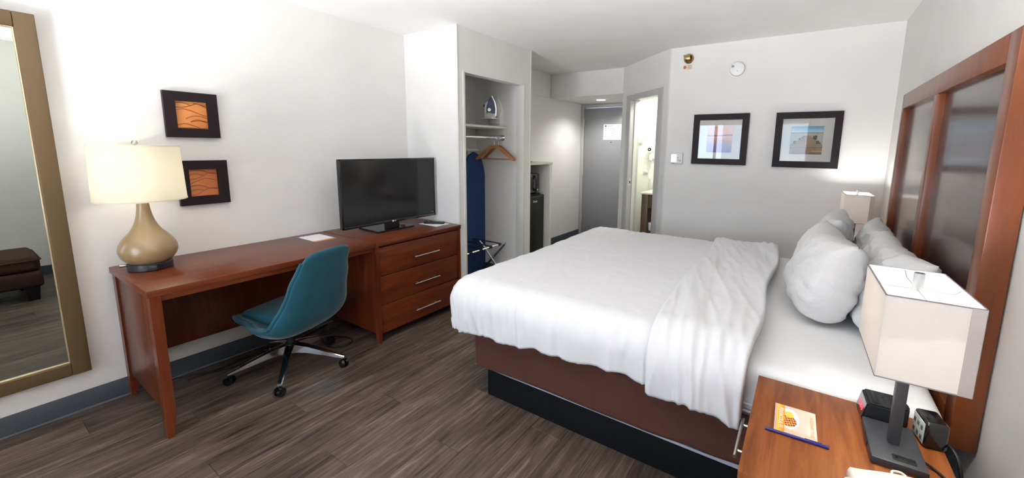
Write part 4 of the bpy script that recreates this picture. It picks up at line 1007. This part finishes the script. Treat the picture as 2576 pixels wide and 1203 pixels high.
def duv(u, v):
    s = DX0+RR-(HEM-0.01)+u*(3.0-(DX0+RR-(HEM-0.01)))
    k = min(1, max(0, (s-1.65)/0.75)); k = k*k*(3-2*k)
    lo, hi = DYN+RR-HEM+0.062*k-0.006*math.sin(s*6.2)-0.007*math.sin(s*17)-0.004*math.sin(s*41), DYF-RR+HEM
    return wrap(s, lo+v*(hi-lo))
dv = thing('duvet', 'white duvet spread over the bed with its head end folded back', 'duvet', (0, 0, 0))
o = obj('quilt', grid(duv, nu, nv), LINEN, dv, ang=180)
sm_ = o.modifiers.new('so', 'SOLIDIFY'); sm_.thickness = 0.016; sm_.offset = -1
def fold(u, v):
    lo, hi = DYN+RR-HEM+0.045-0.006*math.sin(u*9), DYF-RR+HEM-0.02
    t = lo+v*(hi-lo)
    k = (t-DYN)/(DYF-DYN)
    s0 = 2.665-0.085*k+0.012*math.sin(t*4); s1 = 3.055+0.012*math.sin(t*6.0)
    s = s0+u*(s1-s0)
    if u > 0.8 and t < DYN+RR: lo2 = lo-0.030*(u-0.8)/0.2; t = lo2+v*(hi-lo2)
    e = min(1, u/0.05, (1-u)/0.04); e = math.sqrt(max(0, e*(2-e)))
    lf = 0.004+0.026*e
    # long diagonal creases of the turned-back band
    c = noise.noise(Vector((s*11+t*2.2, t*1.4-s*2, 4)))*0.014+noise.noise(Vector((s*22-t*3.0, t*2, 7)))*0.006+0.007*max(0, 1-abs(noise.noise(Vector((s*17+t*4.0, t*2.2, 17))))*2.4)
    return wrap(s, t, lf+c*e, seed=3.0, wamp=1.15)
o = obj('turned_back_band', grid(fold, 70, 220), LINEN, dv, ang=180)
sm_ = o.modifiers.new('so', 'SOLIDIFY'); sm_.thickness = 0.014; sm_.offset = -1

def pillow(loc, wd, ht, th_, tilt, rz, seed, label, roll=0.0, group='pillows at the head of the bed'):
    """local: width along y, height along z, thickness along x"""
    t = thing('pillow', label, 'pillow', loc, rz, group)
    n = 44
    def side(s):
        def f(i, j):
            a, b = -1+2*i/(n-1), -1+2*j/(n-1)
            pin = 1-0.10*(b*b)*(1-abs(a)**3)*0.6; pin2 = 1-0.09*(a*a)*(1-abs(b)**3)*0.6
            y = wd/2*a*pin2**0.5*(1-0.06*(1-a*a)*0); z = ht/2*b
            y = wd/2*a*(1-0.07*(1-abs(b)**2.5)*0 -0.05*(1-b*b)*(abs(a)**4)); z = ht/2*b*(1-0.07*(1-a*a)*(abs(b)**4))
            cc = 0.17 if b < 0 else -0.07
            y *= 1-cc*a*a*b*b; z *= 1-cc*a*a*b*b
            k = max(0, (1-abs(a)**2.8))*max(0, (1-abs(b)**2.8))
            tk = th_/2*k**0.36
            tk *= 1+0.14*(-b)          # filling settles low
            v = Vector((a*3.1+seed, b*3.1, s*2+seed))
            ed = max(abs(a), abs(b))
            w_ = noise.noise(v*1.1)*0.014*k**.3 + (noise.noise(Vector((math.atan2(b, a)*5+seed, ed*1.2, s)))*0.016)*(ed**2)*k**0.25
            w_ += noise.noise(Vector((a*6+b*5+seed, b*3-a*2, s*3)))*0.007*k**0.3 + 0.012*max(0, 1-abs(noise.noise(Vector((a*3.2+b*2.0+seed, b*2.6-a*1.3, s*3+9))))*2.6)*k**0.3*max(0, 0.35+b)
            return Vector((s*(tk+w_), y+noise.noise(v*0.9)*0.010, z+noise.noise(v*0.8+Vector((5, 0, 0)))*0.012))
        return f
    bm = nb(); VV = {}
    for s in (-1, 1):
        f = side(s)
        for i in range(n):
            for j in range(n):
                bd = i in (0, n-1) or j in (0, n-1)
                if bd and s == 1: VV[(1, i, j)] = VV[(-1, i, j)]; continue
                p = f(i, j)
                if bd: p.x = 0.004*noise.noise(Vector((i*.3, j*.3, seed)))
                VV[(s, i, j)] = bm.verts.new(p)
    for s in (-1, 1):
        for i in range(n-1):
            for j in range(n-1):
                q = (VV[(s, i, j)], VV[(s, i+1, j)], VV[(s, i+1, j+1)], VV[(s, i, j+1)])
                bm.faces.new(q if s == 1 else q[::-1])
    bmesh.ops.transform(bm, matrix=Matrix.Rotation(tilt, 4, 'Y') @ Matrix.Rotation(roll, 4, 'X'), verts=bm.verts[:])
    obj('pillowcase', bm, PILLW, t, ang=180)
    return t
ZM = 0.640
pillow((3.500, 2.76, ZM+0.192), 0.72, 0.40, 0.17, R(17), R(4), 11.0, 'white pillow leaning on the headboard, right behind the near lamp shade')
pillow((3.510, 3.45, ZM+0.188), 0.60, 0.39, 0.17, R(15), R(-3), 23.0, 'white pillow leaning on the headboard at the far side of the bed')
pillow((3.272, 2.86, ZM+0.196), 0.68, 0.41, 0.25, R(15), R(7), 37.0, 'plump white pillow standing in front, nearest to the camera')
pillow((3.310, 3.50, ZM+0.205), 0.58, 0.42, 0.20, R(15), R(-4), 51.0, 'white pillow standing in front at the far side, near the far lamp')

# headboard
hb = thing('headboard', 'tall dark cherry wood headboard with two recessed panels on the wall', 'headboard', (0, 0, 0))
HN, HFAR, HT, HB0 = 2.13, 3.852, 1.796, 0.50
fx0, fx1 = HX, W-0.004
bx('stile', hb, HEADB, fx0, fx1, HN, HN+0.082, HB0, HT, 0.003)
bx('stile', hb, HEADB, fx0, fx1, HFAR-0.045, HFAR, HB0, HT, 0.003)
bx('stile', hb, HEADB, fx0+0.003, fx1, 2.991, 3.067, HB0, 1.708, 0.003)
bx('top_rail', hb, HEADB, fx0, fx1, HN+0.082, HFAR-0.045, 1.708, HT, 0.003)
bx('bottom_rail', hb, HEADB, fx0, fx1, HN+0.082, HFAR-0.045, HB0, HB0+0.10, 0.003)
bx('panel', hb, PANELW, fx0+0.030, fx0+0.045, HN+0.082, 2.991, HB0+0.10, 1.708)
bx('panel', hb, PANELW, fx0+0.030, fx0+0.045, 3.067, HFAR-0.045, HB0+0.10, 1.708)
# ------------------------------------------------------------------ nightstands
def nightstand(x0, x1, y0, y1, zt, label):
    t = thing('nightstand', label, 'nightstand', ((x0+x1)/2, (y0+y1)/2, 0), 0, 'nightstands beside the bed')
    hx, hy = (x1-x0)/2, (y1-y0)/2
    bx('top', t, WALNUT, -hx, hx, -hy, hy, zt-0.028, zt, 0.002)
    bx('side_panel', t, WALNUT, -hx+0.02, hx-0.01, -hy+0.008, -hy+0.028, 0.08, zt-0.028, 0.001)
    bx('side_panel', t, WALNUT, -hx+0.02, hx-0.01, hy-0.028, hy-0.008, 0.08, zt-0.028, 0.001)
    bx('back_panel', t, WALNUT, hx-0.02, hx-0.01, -hy+0.028, hy-0.028, 0.08, zt-0.028)
    bx('bottom_shelf', t, WALNUT, -hx+0.02, hx-0.02, -hy+0.028, hy-0.028, 0.08, 0.10)
    d = bx('drawer', t, WALNUT, -hx+0.004, -hx+0.024, -hy+0.030, hy-0.030, zt-0.245, zt-0.034, 0.002)
    bx('drawer_box', d, WALNUT, -hx+0.024, hx-0.03, -hy+0.04, hy-0.04, zt-0.235, zt-0.06)
    zc = zt-0.160
    cy('handle', d, NICKEL, (-hx-0.032, -0.005, zc), (-hx-0.032, 0.215, zc), 0.006, n=14)
    for yy in (0.03, 0.18): cy('handle_post', d, NICKEL, (-hx+0.005, yy, zc), (-hx-0.032, yy, zc), 0.0045, n=10)
    for sx in (-1, 1):
        for sy in (-1, 1):
            bm = nb(); cxx, cyy = sx*(hx-0.04), sy*(hy-0.035); box(bm, cxx-0.018, cxx+0.018, cyy-0.018, cyy+0.018, 0.0, 0.08, 0.002); obj('foot', bm, WALNUT, t)
    return t
NZ = 0.62; NX0, NX1 = 3.083, 3.552
nightstand(NX0, NX1, 1.478, 2.018, NZ, 'walnut nightstand in the foreground holding the clock, phone and lamp')
FNZ = 0.64
nightstand(3.155, 3.622, 4.055, 4.575, FNZ, 'walnut nightstand beyond the bed in the far corner')

def box_lamp(loc, rz, label, power):
    t = thing('bedside_lamp', label, 'table lamp', loc, rz, 'box-shade bedside lamps')
    bm = nb(); box(bm, -0.058, 0.058, -0.098, 0.098, 0.0, 0.022, 0.003); obj('base', bm, DKGREY, t)
    op = bx('outlet', t, BLACKP, -0.012, 0.036, -0.084, -0.060, 0.022, 0.0235, 0.0006)
    bm = nb()
    for xx in (-0.002, 0.022): box(bm, xx-0.004, xx+0.004, -0.076, -0.068, 0.0235, 0.0239)
    obj('slot', bm, BLACKG, op, sm=False)
    sp_ = bx('outlet', t, BLACKP, -0.0600, -0.058, -0.03, 0.02, 0.005, 0.017)
    bx('post', t, DKGREY, -0.0125, 0.0125, -0.0125, 0.0125, 0.022, 0.345, 0.002)
    cy('socket', t, WHITEP, (0, 0, 0.343), (0, 0, 0.375), 0.016)
    bm = nb(); lathe(bm, [(0.0, 0.372), (0.012, 0.375), (0.023, 0.40), (0.023, 0.42), (0.012, 0.436), (0.0, 0.438)], 20); obj('bulb', bm, BULB, t)
    z0, z1, hx, hy, th = 0.272, 0.482, 0.086, 0.156, 0.0016
    sh = None
    for nm, q in (('shade_panel', (-hx, -hx+th, -hy, hy)), ('shade_panel', (hx-th, hx, -hy, hy)), ('shade_panel', (-hx+th, hx-th, -hy, -hy+th)), ('shade_panel', (-hx+th, hx-th, hy-th, hy))):
        bx(nm, t, SHADEL, q[0], q[1], q[2], q[3], z0, z1)
    bm = nb()
    box(bm, hx-0.024, hx+0.0012, -hy-0.0012, -hy-0.0002, z0, z1); box(bm, hx+0.0002, hx+0.0012, -hy-0.0012, -hy+0.024, z0, z1)
    obj('seam_strip', bm, SEAM, t, sm=False)
    for z in (z0, z1):
        bm = nb(); e = 0.0025
        for q in ((-hx-.001, hx+.001, -hy-.001, -hy+e), (-hx-.001, hx+.001, hy-e, hy+.001), (-hx-.001, -hx+e, -hy, hy), (hx-e, hx+.001, -hy, hy)): box(bm, q[0], q[1], q[2], q[3], z-e/2, z+e/2)
        obj('rim', bm, RIMD, t, sm=False)
    bm = nb(); zz = z1-0.016; hx_, hy_ = hx-0.003, hy-0.003
    tube(bm, [(-hx_, 0, z1-0.003), (-hx+0.016, 0, zz), (hx-0.016, 0, zz), (hx_, 0, z1-0.003)], 0.0015, 6); tube(bm, [(0, -hy_, z1-0.003), (0, -hy+0.03, zz), (0, hy-0.03, zz), (0, hy_, z1-0.003)], 0.0015, 6)
    obj('spider', bm, SPIDER, t)
    tb('harp', t, WHITEP, spline([(0.015, 0, 0.35), (0.04, 0, 0.39), (0.032, 0, 0.43), (0, 0, zz), (-0.032, 0, 0.43), (-0.04, 0, 0.39), (-0.015, 0, 0.35)]), 0.0016, 6)
    bm = nb(); lathe(bm, [(0.0115, zz-0.002), (0.0115, zz+0.045), (0.009, zz+0.045), (0.009, zz+0.034), (0.0, zz+0.034)], 24); obj('finial', bm, FINIAL, t)
    pt_light('bedside_lamp_light', (loc[0], loc[1], loc[2]+0.41), power, (1.0, 0.965, 0.92), 0.034)
    return t
box_lamp((3.431, 1.806, NZ), R(1), 'lit bedside lamp with linen box shade in the foreground', 9)
box_lamp((3.500, 4.33, FNZ), R(1), 'lit bedside lamp with linen box shade in the far corner', 15)

# things on the near nightstand
ac = thing('alarm_clock', 'black alarm clock with red digits behind the foreground lamp post', 'alarm clock', (3.372, 1.912, NZ), R(3))
bm = nb(); prism(bm, [(0.0, 0.0), (0.085, -0.004), (0.112, 0.02), (0.118, 0.05), (0.112, 0.078), (0.085, 0.098), (0.0, 0.098)], 0.062)
for v in bm.verts:
    if v.co.x < 0.001 and v.co.z > 0.03: v.co.x += 0.012
bmesh.ops.bevel(bm, geom=bm.edges[:], offset=0.005, segments=2, affect='EDGES'); obj('housing', bm, BLACKP, ac)
bm = nb(); box(bm, -0.0008, 0.0008, 0.007, 0.091, 0.006, 0.056); bmesh.ops.transform(bm, matrix=Matrix.Rotation(R(11.0), 4, 'Y') @ Matrix.Translation((-0.0008, 0, 0)), verts=bm.verts[:]); obj('display_window', bm, BLACKG, ac)
text('12:30', 0.026, REDL, 'digits', ac, Matrix.Rotation(R(11.0), 4, 'Y') @ frame3((-0.0019, 0.050, 0.028), (0, -1, 0), (0, 0, 1)))
bx('snooze_bar', ac, BLACKP, 0.026, 0.040, 0.012, 0.086, 0.061, 0.0645, 0.0015)
text('SNOOZE', 0.021, DKGREY, 'embossed_lettering', ac, frame3((0.054, 0.050, 0.0622), (0, -1, 0), (1, 0, 0)), ext=0.0006)
bm = nb()
for i in range(6): box(bm, 0.070+i*0.005, 0.0725+i*0.005, 0.025, 0.075, 0.0615, 0.0632, 0.0006)
obj('speaker_slot', bm, BLACKP, ac)
pc = thing('power_cube', 'glossy black outlet block with grey socket face beside the lamp base', 'power outlet block', (3.524, 1.905, NZ), R(9))
bm = nb(); box(bm, -0.026, 0.026, -0.040, 0.040, 0.0, 0.078, 0.008, 3); obj('body', bm, BLACKG, pc)
fp = bx('socket_face', pc, plain('grey_green_face', (0.42, 0.45, 0.42), 0.5), -0.0275, -0.0255, -0.034, 0.034, 0.008, 0.070, 0.0008)
bm = nb()
for yy in (-0.022, 0.0, 0.022):
    for zz in (0.022, 0.05): box(bm, -0.0285, -0.0272, yy-0.0035, yy-0.0015, zz-0.006, zz+0.006); box(bm, -0.0285, -0.0272, yy+0.0025, yy+0.0045, zz-0.006, zz+0.006)
obj('slot', bm, BLACKP, fp, sm=False)
tb('cord', pc, BLACKP, spline([(0.025, -0.02, 0.02), (0.038, -0.035, 0.012), (0.044, -0.07, -0.02), (0.05, -0.10, -0.15), (0.05, -0.10, -0.45)]), 0.0045, 8)
tag(tb('lamp_cord', None, BLACKP, spline([(3.492, 1.77, NZ+0.012), (3.512, 1.765, NZ+0.004), (3.53, 1.73, NZ+0.004), (3.545, 1.70, NZ+0.004), (3.562, 1.66, NZ-0.006), (3.60, 1.62, NZ-0.12), (3.62, 1.60, NZ-0.4)]), 0.0035, 8), 'thin black lamp cord trailing off the nightstand edge', 'cord')
# postcard and pen
def food(u, v):   # u across (0 = top edge of the card reading direction), v along
    n = noise.noise(Vector((u*4, v*4, 2)))
    c = lerp(lin((236, 214, 198)), lin((228, 196, 172)), 0.5+0.5*n)
    if u < 0.055: return lin((225, 175, 150))
    if u < 0.24: return lerp(lin((240, 205, 60)), lin((238, 140, 40)), (u-0.05)/0.19)
    du, dv_ = u-0.34, v-0.54
    if (du/0.26)**2+(dv_/0.36)**2 < 1: c = lin((246, 244, 240))
    if (du/0.20)**2+((dv_+0.09)/0.20)**2 < 1:
        g = (math.sin(u*95+v*30)+math.sin(v*80-u*20)); c = lin((232, 165, 75)) if g > -0.1 else lin((130, 45, 25))
    if (du/0.13)**2+((dv_-0.15)/0.10)**2 < 1: c = lin((240, 205, 70))
    if v < 0.14: c = lerp(c, lin((225, 180, 150)), 0.6)
    return c
pcd = thing('restaurant_postcard', 'orange and white food postcard lying beside the pen on the nightstand', 'postcard', (3.150, 1.709, NZ), R(1.5))
bx('card', pcd, PAPER, 0.0, 0.108, 0.0, 0.152, 0.0, 0.0012)
print_panel('card_print', pcd, PRINTG, (0.0005, 0.0005, 0.00135), (1, 0, 0), (0, 1, 0), 0.107, 0.151, 54, 76, food)
text('PENSACOLA, FL', 0.0165, INKW, 'lettering', pcd, frame3((0.0165, 0.076, 0.0014), (0, -1, 0), (1, 0, 0)), ext=0.0002, sx=0.98)
text('A CULINARY TOUR', 0.0125, INKO, 'lettering', pcd, frame3((0.0965, 0.070, 0.0014), (0, -1, 0), (1, 0, 0)), ext=0.0002, sx=0.95)
pen = thing('ballpoint_pen', 'navy blue ballpoint pen lying along the postcard edge', 'pen', (3.206, 1.700, NZ+0.0046), R(2.5))
bm = nb(); cyl(bm, (-0.078, 0, 0), (-0.005, 0, 0), 0.0042, 0.0046, 16); obj('barrel', bm, PENB, pen)
bm = nb(); cyl(bm, (-0.005, 0, 0), (0.078, 0, 0), 0.0046, 0.0046, 16); obj('cap', bm, PENB, pen)
bx('clip', pen, PENB, 0.02, 0.062, -0.0015, 0.0015, 0.0045, 0.0062, 0.0006)
# telephone
ph_ = thing('telephone', 'cream desk telephone with red message light at the nightstand edge', 'telephone', (3.428, 1.505, NZ), R(14))
bm = nb(); rings = []
box(bm, -0.095, 0.10, -0.012, 0.075, 0.0, 0.035, 0.012, 3); obj('body', bm, CREAMP, ph_)
def hs(u, v):
    a = 2*math.pi*v; s = -1+2*u
    cx_, wid, hgt = s*0.105, 0.024+0.006*abs(s)**4, 0.013+0.006*abs(s)**6
    if abs(s) > 0.97: wid *= 0.8; hgt *= 0.7
    zc = 0.072-0.016*abs(s)**2
    return (cx_, 0.048+wid*math.copysign(abs(math.cos(a))**0.7, math.cos(a)), zc+hgt*math.copysign(abs(math.sin(a))**0.7, math.sin(a)))
bm = grid(hs, 40, 24, closev=True)
bm.verts.ensure_lookup_table()
bm.faces.new([bm.verts[j] for j in range(24)]); bm.faces.new([bm.verts[39*24+j] for j in range(24)][::-1])
hsob = obj('handset', bm, CREAMP, ph_, ang=60)
bm = nb(); tube(bm, spline([(-0.02, 0.070, 0.078), (-0.015, 0.078, 0.08), (0.0, 0.079, 0.08), (0.008, 0.072, 0.078)]), 0.0025, 6); obj('hanging_loop', bm, CREAMP, hsob)
bm = nb(); box(bm, -0.118, -0.088, 0.0, 0.058, 0.0, 0.058, 0.010, 3); obj('cradle_end', bm, CREAMP, ph_)
bm = nb(); box(bm, 0.098, 0.125, 0.0, 0.062, 0.0, 0.05, 0.010, 3); obj('cradle_end', bm, CREAMP, ph_)
bm = nb(); lathe(bm, [(0.012, 0.056), (0.012, 0.060), (0.008, 0.065), (0.0, 0.067)], 20, (-0.104, 0.018, 0)); obj('message_light', bm, RED, ph_)

# ------------------------------------------------------------------ ottoman (seen in the mirror)
ot = thing('ottoman', 'brown upholstered ottoman on dark block legs reflected in the mirror', 'ottoman', (2.63, 0.15, 0))
bm = nb(); box(bm, 0.0, 0.62, 0.0, 0.745, 0.125, 0.27, 0.03, 4); obj('body', bm, BROWNF, ot)
bm = nb(); box(bm, 0.005, 0.615, 0.005, 0.74, 0.272, 0.41, 0.04, 4); cu_ = obj('cushion', bm, BROWNF, ot)
bm = nb()
tube(bm, [(0.03, 0.0, 0.375), (0.59, 0.0, 0.375), (0.62, 0.03, 0.375), (0.62, 0.715, 0.375), (0.59, 0.745, 0.375), (0.03, 0.745, 0.375), (0.0, 0.715, 0.375), (0.0, 0.03, 0.375)], 0.006, 8, close=True); obj('piping', bm, BROWNF, cu_)
for xx in (0.07, 0.55):
    for yy in (0.07, 0.67):
        bm = nb(); M_ = Matrix.Translation((xx, yy, 0)); vs = bmesh.ops.create_cone(bm, cap_ends=True, segments=4, radius1=0.050, radius2=0.066, depth=0.127, matrix=M_ @ Matrix.Translation((0, 0, 0.0635)) @ Matrix.Rotation(R(45), 4, 'Z'))
        obj('leg', bm, DKWOOD, ot, sm=False)
